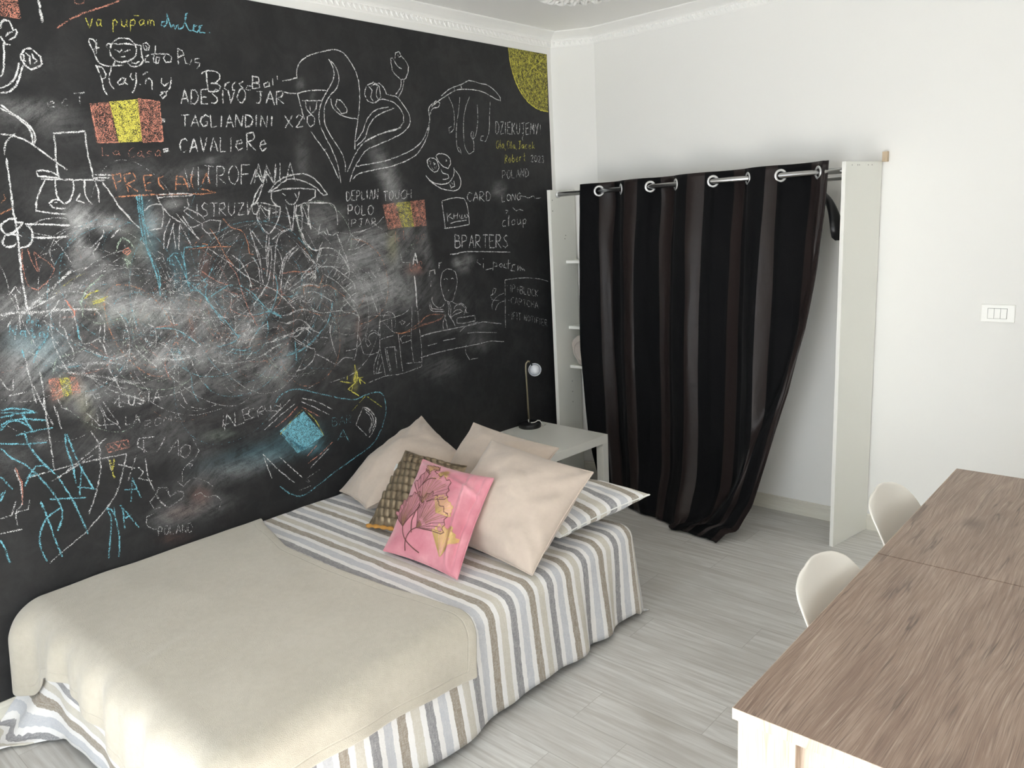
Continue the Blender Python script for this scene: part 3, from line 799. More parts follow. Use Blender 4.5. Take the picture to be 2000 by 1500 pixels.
w7,45,1352,852 1406,905 1399,834
w7,45,1370,878 1405,873
w7,45,1414,863 1406,832 1425,816 1450,835 1454,864 1434,873 1414,863
w7,45,1310,872 1334,898 1362,941
w7,45,1428,786 1441,775
w7,45,1436,791 1453,779 1436,765
w7,40,1264,517 1269,554 1280,552 1285,544 1281,533 1266,534
w8,40,1304,549 1297,545 1292,526 1294,514 1300,509 1309,520 1312,535 1309,546 1304,547
w6,40,1319,545 1313,506 1329,503
w7,40,1339,500 1354,535 1359,495
w7,40,1345,514 1358,510
w7,40,1366,495 1372,534 1382,489 1390,527
w7,40,1390,487 1396,527 1407,525 1413,507 1409,493 1400,485 1393,487
r7,40,2685,1652 2690,1699 2694,1710 2690,1687 2686,1660 2688,1655
r6,40,2701,1670 2721,1677 2719,1690 2710,1687 2702,1666 2709,1660 2721,1660
r7,40,2748,1717 2744,1669 2747,1660 2753,1667
r5,40,2737,1692 2755,1698
r7,40,2787,1697 2778,1701 2770,1688 2780,1681 2779,1671 2766,1667
r6,40,2847,1683 2837,1683 2827,1672 2833,1661 2845,1670 2847,1682 2845,1651 2831,1640 2822,1643
r6,40,2880,1686 2869,1678 2869,1665 2877,1661 2892,1670 2892,1685 2878,1687
g7,40,2756,1634 2755,1600 2773,1603
g6,40,2812,1638 2803,1639 2792,1633 2796,1625 2805,1621 2807,1611 2796,1608 2786,1608
r7,50,2775,1541 2772,1508 2780,1497 2791,1505 2797,1540
r6,50,2802,1499 2809,1541 2816,1515 2829,1543 2827,1499
r7,50,2834,1500 2840,1544 2854,1544 2859,1534 2851,1524 2837,1524 2857,1501
w6,25,2395,1451 2403,1520 2436,1452 2449,1516
w6,25,2460,1454 2494,1520 2513,1451
w6,25,2474,1476 2503,1479
w6,25,2527,1455 2545,1519 2558,1481 2586,1519 2583,1447
w6,25,2607,1519 2604,1468 2620,1450 2645,1462 2658,1521
w6,25,2672,1450 2679,1520 2710,1525 2726,1511 2713,1491 2680,1482 2723,1454
w7,40,1115,2238 1141,2246 1137,2253 1119,2248 1116,2237 1124,2230 1144,2236
w7,40,1191,2260 1179,2264 1164,2246 1170,2238 1189,2243
w8,40,1213,2286 1255,2292
w8,40,1233,2290 1228,2245
b9,60,1179,697 1198,791 1220,701
b9,60,1162,752 1210,741
b9,60,1020,893 994,781
b9,60,1015,895 1047,791
b9,60,991,817 1055,788
b9,60,1082,699 1092,646 1059,492
b9,60,1082,702 1107,667 1111,560 1097,484
b9,60,1111,693 1110,666
b9,60,1138,591 1141,676 1135,695 1192,579
b9,60,1138,634 1170,640
w8,50,1228,881 1179,783
w8,50,1155,862 1214,829
w8,50,1225,836 1245,804 1223,784 1276,755
w8,50,1265,938 1260,886
w8,50,1310,940 1248,948 1237,918 1276,882
b7,50,922,1465 927,1496 933,1493 935,1485 932,1478 925,1481
b6,50,937,1468 945,1466 944,1472 940,1474 937,1465 939,1455 945,1459
b6,50,949,1453 954,1479 955,1482 953,1468 949,1453 951,1451
b7,50,957,1449 961,1475 962,1477 960,1464 957,1451 958,1446
b6,50,967,1459 965,1445 965,1442
b6,50,969,1467 968,1468
b6,50,973,1456 981,1452 971,1439 978,1437
b6,50,986,1450 993,1444 984,1433 991,1431
b7,50,998,1435 1006,1433 1005,1440 1000,1439 998,1432 999,1424 1005,1426
b7,50,860,1431 867,1467 879,1428 887,1464
b7,50,911,1439 904,1444 895,1437 897,1426 905,1425 913,1443 910,1423 913,1418
b8,50,937,1454 933,1416 937,1413 942,1416
b7,50,927,1439 945,1438
b8,50,975,1425 966,1431 957,1424 958,1411 967,1411 974,1428 971,1409 977,1406
b7,35,2181,778 2185,820 2208,817 2211,807 2204,801 2184,800
b5,35,2186,802 2209,794 2211,783 2201,775 2181,778
b7,35,2223,774 2245,815 2257,772
b6,35,2231,790 2252,787
b6,35,2264,768 2272,812 2290,812 2297,802 2289,792 2270,790 2296,770
b8,40,2203,698 2243,746 2271,673
b7,40,2217,714 2256,705''',
 'octopus': '''w7,72,2108,2404 2153,2416 2187,2425 2190,2455 2214,2496 2263,2528 2342,2555 2414,2572 2461,2562 2497,2528 2525,2487 2539,2424 2533,2340 2510,2248 2489,2182 2478,2119
w7,72,2102,2359 2167,2356 2251,2376 2344,2383
w7,72,2182,2359 2190,2311 2204,2245
w7,72,2200,2327 2314,2335
w7,72,2222,2325 2222,2295 2241,2271 2271,2292 2283,2329
w7,72,2242,2308 2243,2284
w7,72,2373,2525 2405,2500 2423,2452 2405,2400 2360,2360 2327,2314 2316,2251 2323,2213 2356,2158 2397,2101 2411,2049 2407,2010
w7,72,2373,2525 2393,2493 2395,2450 2361,2397 2315,2338 2288,2274 2289,2224 2310,2175 2342,2113 2366,2049 2376,1958
w7,72,2232,2194 2268,2148 2302,2105 2334,2048 2366,1977
w7,72,2294,2108 2311,2118
w7,72,2363,2347 2370,2310 2403,2281 2450,2267 2512,2264
w7,72,2387,2318 2399,2347 2426,2339 2451,2309 2448,2290 2419,2282 2398,2306 2387,2318
w7,72,2491,2156 2534,2203 2576,2271 2633,2313 2716,2332
w7,72,2493,2136 2548,2177 2581,2238 2639,2287 2752,2329
w7,72,2546,2157 2638,2194 2759,2226 2809,2263 2805,2310 2754,2354 2675,2366 2620,2346
w7,72,2419,2010 2479,2096 2546,2157 2656,2201 2787,2234
w7,72,2430,1964 2462,2024 2541,2111 2632,2147 2774,2199 2846,2250 2851,2299 2818,2345 2776,2383 2713,2392
w7,72,2631,2444 2585,2421 2568,2381 2586,2353 2628,2346 2671,2375 2664,2428 2631,2444
w7,72,2598,2422 2618,2404 2605,2371 2620,2352
w7,72,2635,2438 2655,2427 2642,2386 2656,2361
w7,72,2611,2423 2625,2431 2666,2441 2698,2417 2709,2391
w7,72,2768,2396 2804,2432 2813,2473
w7,72,2785,2384 2818,2426 2832,2475
w7,72,2804,2476 2762,2509 2755,2567 2769,2572 2793,2538 2824,2524
w7,72,2783,2570 2790,2598 2814,2607 2826,2588 2807,2579 2803,2592
w7,72,2826,2588 2864,2552 2865,2518 2842,2479 2804,2472
w7,72,2472,2037 2568,2051 2677,2070 2812,2110 2903,2155 2958,2213 2990,2279 2992,2342 3025,2372
w7,72,2448,1977 2494,2004 2609,2025 2730,2047 2857,2090 2921,2141 2973,2214 2999,2314 3022,2344 3063,2354 3076,2376 3046,2384 3012,2350
w7,72,3023,2358 3077,2390 3142,2423 3219,2454 3328,2463 3418,2458 3520,2428 3566,2420 3557,2446 3478,2493 3388,2504 3311,2509 3254,2486 3166,2457 3089,2412
w7,72,3189,2473 3192,2452
w7,72,3243,2485 3251,2457
w6,60,3141,2416 3173,2360 3177,2295 3167,2244 3133,2220 3130,2249 3152,2258
w6,60,3231,2415 3214,2341 3189,2252 3184,2149 3213,2112 3205,2142 3190,2149
w6,60,3308,2424 3269,2359 3245,2269 3245,2158 3274,2113 3315,2129 3319,2182 3300,2212 3308,2238 3324,2235 3309,2190 3340,2221 3364,2305 3366,2387
w6,60,3477,2414 3465,2341 3451,2241 3417,2186 3377,2192 3385,2215 3408,2216''',
 'face': '''w7,85,2976,2088 2952,2073 2956,2046 2988,2016 3021,2016 3036,2037 3026,2070 3002,2086 2976,2088
w7,85,3019,2098 3044,2110 3090,2106 3122,2085 3126,2057 3103,2033 3070,2042 3039,2065 3019,2098
w7,85,2934,1995 2952,1976 2989,1957 3041,1948 3095,1955 3132,1981 3149,2014 3148,2038
w7,85,2955,1972 3001,1943 3058,1922 3139,1913 3182,1928 3196,1961 3182,2000 3150,2029
w7,85,3049,2028 3060,2009 3100,2000 3105,1983 3084,1976 3057,1974
w7,85,3109,1952 3117,1928 3145,1938 3141,1966
w7,85,3123,1957 3129,1947
w9,100,3091,2080 3097,2073 3090,2071
w9,100,2996,2062 3009,2056 2998,2051
w6,60,2961,2069 2981,2074 2972,2051
w6,60,2978,2041 2995,2023
w6,60,3004,2042 3003,2028
w6,60,3018,2046 3010,2032''',
 'figure': '''w6,65,3010,1315 2997,1346 2986,1393 2987,1430 3003,1469 3033,1485 3065,1484 3101,1465 3114,1427 3110,1390 3090,1346 3066,1302
w6,65,3010,1315 3037,1303 3066,1302
w6,65,3012,1430 3028,1437 3040,1429
w6,65,3066,1429 3079,1433 3091,1425
w6,65,3037,1367 3044,1371 3046,1364 3037,1367
w6,65,2916,1344 2909,1333 2921,1305 2950,1281 2981,1281 3001,1295
w6,65,2888,1311 2894,1280 2911,1265 2954,1259 2997,1252
w6,65,2895,1317 2906,1279 2992,1264
w6,65,3066,1297 3103,1283 3143,1281 3173,1251 3158,1234
w6,65,3075,1258 3090,1275 3136,1275 3160,1253
w6,65,3059,1232 3087,1248 3120,1248 3151,1230 3191,1220
w6,65,3051,1214 3078,1225 3132,1233
w6,65,3028,1301 3037,1268 3028,1236 3050,1201 3078,1157
w6,65,3040,1300 3050,1266 3045,1220 3067,1179
w6,65,2996,1236 3005,1197 3013,1149
w6,65,3008,1234 2982,1191 2981,1154
w6,65,3092,1200 3090,1174 3152,1166 3241,1168 3237,1200 3096,1202
w6,65,2909,1486 2943,1490 2946,1463
w6,65,2912,1486 2903,1460
w6,65,2980,1492 2990,1522 3002,1524
w6,65,2913,1432 2910,1405
w6,65,3150,1216 3166,1243 3171,1223
w6,60,2807,1140 2899,1147 2993,1147 3124,1148 3225,1148 3302,1153 3379,1137 3465,1121
w6,60,2795,1023 2868,1027 2982,1031 3112,1030 3249,1028 3355,1029 3478,1007
w6,60,3170,1105 3255,1098 3417,1072
w6,60,2972,1090 3072,1089
w6,60,2855,1080 2924,1083
w6,60,3108,1121 3164,1147 3261,1158
w6,60,3154,1038 3143,1000 3172,947 3241,945
r6,50,2813,1202 2874,1205 2955,1211 2996,1236
r6,50,2815,1214 2853,1240 2909,1249 2989,1236
o6,50,2629,1184 2690,1177 2756,1195 2806,1215 2875,1246 2986,1237
o6,50,2650,1174 2725,1177 2798,1193 2895,1203 2972,1220
w6,50,2532,1256 2531,1200 2522,1123 2531,1052 2543,966
w6,50,2532,1256 2598,1264 2690,1275 2738,1295
w6,50,2561,1248 2618,1192 2651,1183
w6,50,2651,1178 2655,1111 2657,1030 2662,971
w6,50,2763,1314 2754,1231 2738,1134 2742,1007
w6,50,2801,1283 2803,1188 2808,1069 2799,974
w6,50,2561,1274 2580,1297 2608,1300 2634,1282 2641,1246 2632,1212
w6,50,2615,1262 2613,1197
w6,50,2532,1165 2627,1173
w6,50,2499,1295 2606,1281
w6,50,2437,1175 2440,1196 2463,1214 2495,1218 2525,1192
w6,50,2448,1178 2461,1197 2494,1206 2524,1184
w6,50,2434,1174 2451,1178 2466,1150 2446,1138 2435,1159 2434,1174
w6,50,2399,1202 2403,1151 2413,1107 2454,1096 2509,1100 2522,1123
w6,50,2509,1100 2474,1036 2469,989
w6,50,2519,1098 2480,991 2524,992
w6,50,2554,1118 2566,1020 2578,978
w6,50,2564,1108 2584,981
w6,50,2620,1108 2624,991
w6,50,2560,1115 2621,1112 2634,1079
w6,50,2524,1040 2496,993
w6,50,2690,1009 2801,997
w6,50,2427,953 2543,966 2655,959 2798,972
w6,50,2664,1145 2673,1122 2696,1123 2738,1130
w6,50,2652,1143 2689,1160 2734,1153
w6,50,2816,1138 2914,1145 3041,1145
w6,50,2810,1025 2903,1030 3030,1033
w6,50,2656,1231 2686,1244 2708,1232 2683,1218 2674,1237
w6,50,2705,1206 2742,1223
w6,50,2772,1286 2806,1278 2820,1289
w6,50,2803,1412 2802,1345 2801,1283
w11,80,2797,1470 2800,1390 2797,1301
w11,80,2816,1591 2792,1531
w11,80,2816,1591 2827,1533
w11,80,2794,1553 2829,1553
w6,60,2912,1486 2903,1460
w6,60,2912,1486 2949,1492 2950,1465
w6,60,2980,1494 2981,1525 3002,1526
w6,60,2916,1432 2909,1401
w6,60,2738,1403 2762,1387
w7,75,3042,1860 3107,1871 3163,1874 3212,1869 3230,1839 3240,1789 3241,1724
w7,75,3038,1857 3045,1785 3051,1708
w7,75,3041,1711 3134,1714 3241,1724
w7,55,3408,1341 3436,1336 3416,1311 3382,1300 3401,1308 3408,1341
w7,55,3382,1297 3391,1279 3405,1270 3455,1264
w7,55,3503,1302 3450,1292 3405,1268 3388,1235 3393,1215
w7,55,3506,1256 3454,1247 3431,1230 3418,1209''',
 'hat': '''w9,75,1121,2142 1119,2098 1112,2038 1113,1984
w9,75,1120,2140 1168,2145 1231,2152
w9,75,1231,2152 1228,2101 1228,2048 1233,2012 1234,1978
w9,75,1043,2008 1071,2008 1098,2000 1114,1989
w9,75,1042,2005 1045,1989 1072,1986 1118,1981
w9,75,1053,1978 1096,1977 1176,1975 1230,1975 1275,1972
w9,75,1234,1995 1304,1992
w9,75,1234,1982 1296,1982
w9,75,1065,1975 1044,1940 1025,1900 1015,1862
w9,75,1019,1866 1064,1857 1118,1850
w9,75,1099,1975 1095,1934 1100,1904 1116,1889 1137,1900 1157,1942 1160,1975
w9,75,1201,1978 1195,1936 1200,1904 1216,1884
w9,75,1236,1975 1244,1938 1240,1892
w9,75,1265,1966 1292,1917 1316,1867 1346,1831
w9,75,1100,1901 1082,1904 1067,1893 1075,1876 1119,1871
w9,75,1178,1925 1161,1900 1187,1890
w9,75,1083,1893 1093,1893
w9,75,948,2130 984,2128 1029,2109 1063,2083 1107,2044 1146,2010
w9,75,965,2230 996,2204 1029,2180 1049,2155 1057,2126 1051,2102
w9,75,963,2218 1002,2194 1027,2172 1045,2144 1046,2104
w9,75,953,2049 951,2005 950,1952 946,1899 944,1845
w9,75,948,2060 956,2094 972,2117 997,2135
w9,80,1007,2482 1013,2503 1024,2513 1038,2510 1046,2490 1046,2480
w9,80,1046,2482 1056,2486 1058,2476 1049,2462 1028,2448
w9,80,1017,2458 1029,2470 1044,2477
w9,80,1003,2457 1010,2443 1014,2433 1030,2432
w9,80,1009,2435 1002,2386 995,2350 986,2329 981,2324
w9,80,974,2285 995,2295 1017,2312 1033,2339 1047,2376
w9,80,972,2269 999,2275 1024,2297 1041,2329 1058,2369
w9,80,1074,2425 1089,2428 1105,2418 1118,2404 1121,2389 1115,2372 1082,2356 1067,2368 1056,2387 1056,2402 1074,2425
w9,80,1074,2412 1085,2400 1080,2371
w9,80,1094,2412 1096,2396 1107,2387 1096,2378
w9,80,1058,2403 1068,2404 1063,2385 1070,2383
w12,70,1144,2597 1145,2566 1145,2520
r8,60,1191,2508 1231,2537 1283,2568 1342,2595 1444,2643
r7,50,1268,2616 1268,2605 1284,2602 1298,2610 1303,2621
w10,75,947,1925 945,1883 944,1845 945,1802 942,1753 938,1695 933,1637 932,1577 932,1518
w10,75,952,1842 925,1840 899,1821 898,1802 909,1787 930,1791 954,1810 968,1827 944,1828
w10,75,906,1787 937,1785 957,1778
w10,75,906,1784 893,1762 899,1744 925,1745 937,1756
w10,75,975,1821 1055,1816 1124,1809
w10,75,990,1771 1047,1768 1112,1770
w10,75,975,1824 992,1797 990,1768 975,1745 942,1736
w7,50,981,1809 1024,1831 1070,1839 1114,1836
w7,50,996,1788 1037,1777 1075,1769
w7,50,1060,1761 1089,1714 1107,1667
w7,50,1059,1758 1044,1735 1039,1702 1047,1666
w7,50,1082,1775 1106,1789
r7,50,950,1735 943,1680 943,1630 953,1596 976,1583 1010,1608 1037,1639 1045,1654 1030,1679 1008,1696 987,1721
r7,50,968,1734 972,1695 989,1646
r7,50,987,1721 987,1682 992,1649
o8,50,1027,1679 1045,1654
o8,50,903,1858 942,1877
o8,50,924,1926 927,1909 909,1895''',
 'scribble': '''w16,55,938,1520 991,1562 1048,1602 1104,1646
w16,55,844,1508 910,1508 962,1502 1032,1502 1176,1488
w8,60,881,1574 907,1604 920,1573
w8,60,902,1575 904,1521
w8,60,923,1510 981,1533 1035,1557
w8,60,981,1481 1016,1507 1043,1538
w8,60,1292,1914 1321,1860 1352,1818 1380,1788
w8,60,1297,1786 1264,1756
w8,60,1239,1788 1235,1767 1186,1723
w8,60,1219,1740 1190,1707
b10,55,1396,1919 1392,1871 1395,1807 1396,1726 1409,1659 1421,1559 1420,1509
b10,55,1386,1912 1384,1839 1385,1759 1398,1693 1415,1609
b10,55,1406,1918 1400,1839 1408,1758
g10,60,1275,1705 1288,1732 1304,1754 1330,1739 1345,1710
g10,60,1304,1674 1311,1635 1307,1670 1321,1656 1307,1648
g10,60,1115,1517 1128,1544 1154,1576 1212,1618
g10,60,1111,1527 1118,1495 1110,1464
r8,70,1300,1706 1323,1714 1330,1698 1313,1686 1299,1700 1328,1704 1307,1693
r8,70,1069,1523 1080,1499 1096,1491
r8,70,1061,1542 1087,1486 1078,1468
y9,65,1130,1534 1156,1553 1188,1560
y9,65,1157,1519 1182,1522 1217,1534
y9,65,1159,1512 1203,1520
y6,40,1036,1563 1063,1588 1107,1615 1148,1630
w8,60,1465,1917 1479,1873 1511,1831 1554,1800
w8,60,1467,1905 1518,1909 1588,1909 1619,1915 1580,1920 1477,1917
w8,60,1591,1899 1594,1866 1570,1850 1585,1832 1642,1792
w8,60,1510,1823 1475,1762 1462,1701
w8,60,1520,1802 1475,1700
w8,60,1514,1794 1513,1698
w8,60,1544,1792 1525,1693
w8,60,1545,1796 1581,1710
w8,60,1559,1833 1615,1730
w8,60,1534,1842 1570,1791 1620,1729
w8,60,1406,1855 1446,1878 1480,1877 1482,1836 1466,1783 1415,1778
w8,60,1573,1866 1639,1831 1654,1809
w7,55,1643,1797 1681,1808 1727,1802 1712,1759 1664,1753 1640,1775 1643,1797
w7,55,1664,1749 1679,1726 1695,1738
w7,55,1633,1793 1605,1781 1579,1787
o8,55,1672,1774 1698,1729 1730,1653 1762,1606
o8,55,1738,1814 1771,1774 1822,1754 1840,1704 1843,1654 1863,1648
o8,55,1583,1693 1628,1695 1693,1695 1759,1691
o8,55,1631,1712 1658,1706
w8,55,1658,1688 1702,1653 1754,1614 1806,1566 1881,1519 1951,1478 2012,1415 2059,1363
w8,55,1752,1660 1794,1625 1816,1580 1830,1535 1834,1505
w8,55,1879,1688 1892,1629 1891,1566 1893,1518
w8,55,1953,1683 1950,1628 1933,1563 1918,1519
w8,55,1936,1684 1931,1611 1914,1546
w8,55,1978,1682 1964,1608 1941,1498
w8,55,2071,1668 2023,1630 1994,1576 1974,1525
w8,55,2092,1659 2030,1622 2002,1568
w8,55,1856,1639 1879,1593 1878,1530
w8,55,1985,1670 2003,1613 1996,1557 1977,1480
w8,55,1899,1499 1865,1461 1832,1428 1836,1402
w8,55,1918,1519 1879,1471 1845,1438
w8,55,2037,1542 2006,1499 1992,1459
b8,55,1960,1549 1963,1504 1952,1452 1919,1395 1869,1341 1822,1295
b8,55,1416,1651 1427,1610 1428,1550
b8,55,1534,1682 1543,1624 1542,1566 1553,1517
b8,55,1649,1702 1551,1701 1541,1658 1543,1573
b8,55,1541,1562 1582,1520 1617,1482 1641,1436 1692,1369 1744,1288
b8,55,1549,1517 1597,1550 1634,1571 1665,1610
b8,55,1620,1530 1617,1478 1652,1410 1684,1363
b8,55,1542,1566 1528,1618 1505,1671
b8,55,1566,1581 1602,1581 1629,1537 1593,1519 1553,1520
b8,55,1523,1676 1503,1681 1479,1663 1479,1639 1499,1631
b8,55,1476,1663 1466,1640
b8,55,1745,1525 1722,1527 1665,1501 1621,1481
b8,55,1776,1522 1835,1480 1866,1439 1910,1389 1969,1351
b8,55,1821,1381 1914,1388 1957,1364 1970,1362
b8,55,1967,1173 2026,1179 2103,1210 2149,1243
b8,55,2024,1234 2021,1140
b8,55,1705,1320 1749,1298 1710,1275 1647,1266
b8,55,1377,1387 1460,1369 1508,1334 1546,1297
b8,55,1684,1253 1760,1230 1802,1242
r7,50,1712,1698 1728,1651 1742,1615 1770,1566 1782,1503 1792,1462 1808,1401 1839,1330
r7,50,1605,1602 1672,1550 1722,1527
r7,50,1682,1517 1726,1498 1774,1479
r7,50,1991,1554 2057,1556 2146,1548
r7,50,1377,1387 1480,1387
w6,40,1424,1703 1460,1674 1438,1662 1420,1673
w6,40,1734,1637 1703,1586 1678,1539 1637,1494
w6,40,1629,1669 1628,1634 1605,1602 1574,1587 1541,1562 1482,1521 1453,1554 1493,1594 1529,1598
w6,40,1465,1570 1517,1565
w6,40,1453,1534 1479,1518 1516,1534
w6,40,1454,1564 1517,1517
w6,40,1697,1516 1692,1452 1690,1380 1682,1323
w6,40,1715,1532 1731,1476 1720,1427 1729,1411
w6,40,1862,1503 1785,1470 1695,1415
w6,40,1840,1427 1753,1386 1698,1353
w6,40,1548,1409 1578,1412 1576,1402
w6,40,1614,1404 1649,1335 1675,1244 1694,1159
w6,40,1359,1268 1427,1266 1496,1251 1555,1256 1591,1243 1609,1214 1674,1185 1794,1183 1881,1206
w6,40,1364,1304 1415,1300 1465,1285 1574,1282 1690,1296
w6,40,1460,1369 1509,1341 1559,1284 1570,1257
w6,40,1734,1385 1729,1327
w6,40,1432,1414 1464,1393 1518,1403 1539,1424
w6,40,1389,1470 1489,1448 1595,1431
w6,40,1428,1503 1497,1499 1541,1507
w14,45,1357,1258 1442,1243 1502,1243 1554,1249
w14,45,1377,1254 1425,1253
w18,40,1753,1268 1774,1302 1808,1342
w18,40,1768,1258 1793,1292
w18,40,1757,1268 1813,1323
w18,40,1782,1245 1822,1295
w18,40,1775,1283 1813,1319
w8,50,2111,1666 2139,1633 2170,1596 2195,1571
w8,50,2132,1649 2132,1618 2146,1621 2152,1598 2171,1604 2173,1581
w8,50,2169,1581 2128,1553 2093,1525 2081,1503
w8,50,2124,1554 2125,1530 2141,1548 2151,1516 2165,1554
w8,50,2012,1411 2068,1431 2105,1439 2107,1423 2083,1414 2128,1405 2159,1429
w8,50,2023,1467 2093,1487 2139,1490 2183,1478
w8,50,2105,1474 2105,1443
w8,50,1958,1333 2000,1320 2055,1332 2097,1307 2133,1262
w8,50,1899,1249 1953,1264 2011,1271 2081,1285 2118,1256
w8,50,1865,1247 1930,1252 1998,1270 2034,1237 2113,1180
w8,50,1762,1188 1804,1223
w8,50,1854,1192 1891,1216 1953,1233
w8,50,1912,1313 1946,1308 1936,1298
w8,50,2168,1357 2123,1370 2070,1377 2010,1361 1970,1362
w8,50,1890,1335 1854,1321 1891,1312
w8,50,2123,1147 2101,1118 2066,1100
w8,55,2107,1854 2104,1798 2119,1745 2130,1691 2166,1655 2202,1645
w8,55,2111,1854 2162,1868 2244,1866 2309,1861 2329,1833 2333,1786 2330,1759
w8,55,2133,1853 2135,1797 2123,1741
w8,55,2172,1879 2172,1811 2178,1746
w8,55,2320,1720 2342,1659 2364,1598 2377,1536
w8,55,2217,1655 2274,1652 2319,1629 2353,1586 2376,1532
w8,55,2211,1566 2277,1560 2335,1519 2390,1474 2400,1436
w8,55,2220,1530 2292,1487 2336,1442 2367,1406
w8,55,2276,1513 2299,1543
w8,55,2293,1495 2320,1517
w8,55,2316,1481 2352,1498
w8,55,2337,1454 2380,1475
w8,55,2351,1441 2388,1458
w8,55,2367,1406 2404,1423
w8,55,2319,1387 2366,1402 2406,1356
w8,55,2031,1607 2061,1639 2100,1666
w8,55,2034,1629 2074,1668
w8,55,2124,1646 2149,1625 2164,1601 2198,1579 2211,1566
w8,55,2124,1642 2135,1622 2127,1634 2151,1609 2148,1621 2172,1588 2169,1600
w8,55,2217,1655 2198,1610 2184,1572 2166,1503
w8,55,2235,1685 2207,1648 2227,1655 2208,1617 2200,1625 2186,1587
w8,55,2247,1594 2196,1563 2128,1534 2080,1508 2013,1476
w8,55,2134,1541 2108,1520 2101,1533 2084,1507
w8,55,2140,1517 2171,1542 2152,1508 2179,1533 2170,1499
w8,55,2211,1717 2231,1767
w8,55,2212,1721 2246,1735 2262,1715
w8,55,2266,1746 2272,1718 2295,1713 2320,1720
w8,55,2345,1519 2376,1532 2362,1493
o7,50,2024,1558 2068,1558 2125,1548
o7,50,2098,1479 2140,1486 2189,1469 2220,1530
o7,50,2189,1465 2233,1477 2260,1466 2332,1410
o7,50,2102,1474 2098,1440
w6,50,2379,1677 2413,1715 2454,1721 2518,1734
w6,50,2379,1637 2435,1641 2494,1662
w6,50,2396,1611 2458,1619
w6,50,2399,1720 2444,1673 2493,1703
w6,50,2416,1699 2495,1670
w6,50,2420,1642 2467,1696
w6,50,2561,1749 2607,1726
w6,50,2459,1717 2561,1749 2625,1791
w6,50,2626,1708 2645,1687 2678,1685
w6,50,2504,1529 2536,1485 2569,1536
w6,50,2427,1532 2437,1486 2468,1487
w6,50,2556,1466 2565,1402 2602,1398 2608,1474
w6,50,2713,1593 2719,1550 2793,1540
w8,50,1999,1362 2067,1377 2134,1361 2202,1345 2255,1346 2304,1344
w8,50,2300,1353 2318,1334 2367,1324 2405,1302
w8,50,2300,1353 2348,1380
w8,50,1994,1324 2048,1333 2083,1320 2106,1289 2128,1278
w8,50,1986,1263 2038,1256 2092,1283 2158,1254 2175,1244
w8,50,2022,1235 2068,1204 2125,1179 2126,1154 2099,1119 2054,1094 2008,1091
w8,50,2126,1154 2171,1130 2220,1093 2252,1075
w8,50,2227,1277 2226,1228 2238,1161 2248,1122
w8,50,2006,1415 2043,1434 2089,1441 2122,1410 2143,1431
w8,50,2109,1454 2155,1453 2190,1434 2261,1394
w8,50,2012,1260 2048,1294 2106,1285
w8,50,2366,1398 2405,1302 2407,1277
w8,50,2405,1298 2390,1220 2369,1123 2349,1084
w8,50,2488,1435 2503,1379 2531,1299
w8,50,2322,1407 2392,1325
w8,50,2164,1229 2211,1222
w8,50,2243,1081 2290,1106 2340,1098 2343,1084
b9,50,2256,1390 2241,1348 2215,1294 2167,1253 2125,1219 2056,1186 1974,1172
b9,50,2022,1235 2019,1140
b9,50,2234,1332 2255,1301
w9,50,1009,1500 999,1456 998,1416 996,1385 1006,1343 1017,1306 1035,1255
w9,50,1038,1488 1029,1445 1043,1431 1048,1386 1060,1334 1052,1307
w9,50,1070,1508 1084,1466 1090,1415 1097,1363
w9,50,896,1343 897,1300 899,1262 901,1225 903,1171
w9,50,904,1243 918,1180 932,1127 946,1076
w9,50,935,1286 936,1236 932,1162 929,1092 932,1060
w9,50,806,1283 815,1254 823,1240 837,1231 847,1275
w9,50,821,1216 848,1217 883,1219
w9,50,903,1499 898,1451
w9,50,881,1496 857,1460
w9,50,978,1171 990,1136 1018,1112
w9,50,961,1152 968,1109 972,1057
w9,50,1195,1129 1173,1110
w9,50,1157,1498 1185,1447 1184,1398 1174,1357
w9,50,1172,1423 1159,1376 1170,1352 1178,1301 1186,1293
w9,50,1355,1407 1378,1381 1377,1330 1366,1304
w9,50,1274,1332 1319,1278 1373,1217
w9,50,1186,1293 1179,1249 1194,1206 1205,1170
w9,50,1271,1329 1254,1302 1220,1288 1185,1287
w9,50,1062,1333 1098,1337
w9,50,1097,1363 1130,1364 1166,1381
w9,50,1206,1177 1211,1149 1258,1119 1297,1093
w22,35,980,1285 1027,1292 1085,1288 1174,1276 1228,1263
w22,35,1036,1262 1107,1239 1165,1218 1224,1193 1286,1171
b12,50,1031,1285 1069,1283 1084,1285
b12,50,1091,1440 1088,1403 1090,1380
b12,50,890,1374 896,1343
b12,50,919,1320 943,1366 977,1403 986,1424
b9,55,788,1171 819,1168 865,1157 897,1136
b9,55,786,1160 837,1151 900,1136
b9,55,812,1129 823,1148
b9,55,852,1145 860,1112 873,1074
b9,55,776,1104 792,1121 820,1127 859,1120 927,1099
b9,55,778,1115 811,1123 837,1117 860,1096
w7,45,1118,1115 1129,1069 1130,1015
w7,45,1107,1104 1105,1051
w7,45,1124,1117 1140,1060 1173,1025 1185,1002
w7,45,1135,1128 1149,1095 1179,1027
w7,45,1104,1161 1110,1146 1126,1146 1125,1160 1110,1163
w7,45,1054,1207 1082,1198
w7,45,1087,1072 1106,1038 1179,1027
w7,45,1082,1040 1084,1073 1066,1097
w7,45,1079,1179 1074,1125
r8,40,1126,1359 1157,1328 1186,1293
r8,40,1036,1475 1076,1470 1087,1488
g8,40,1114,1472 1140,1449 1168,1433 1208,1434 1253,1444
g8,40,1013,1329 1062,1333 1110,1351
g8,40,976,1260 988,1302 1004,1331''',
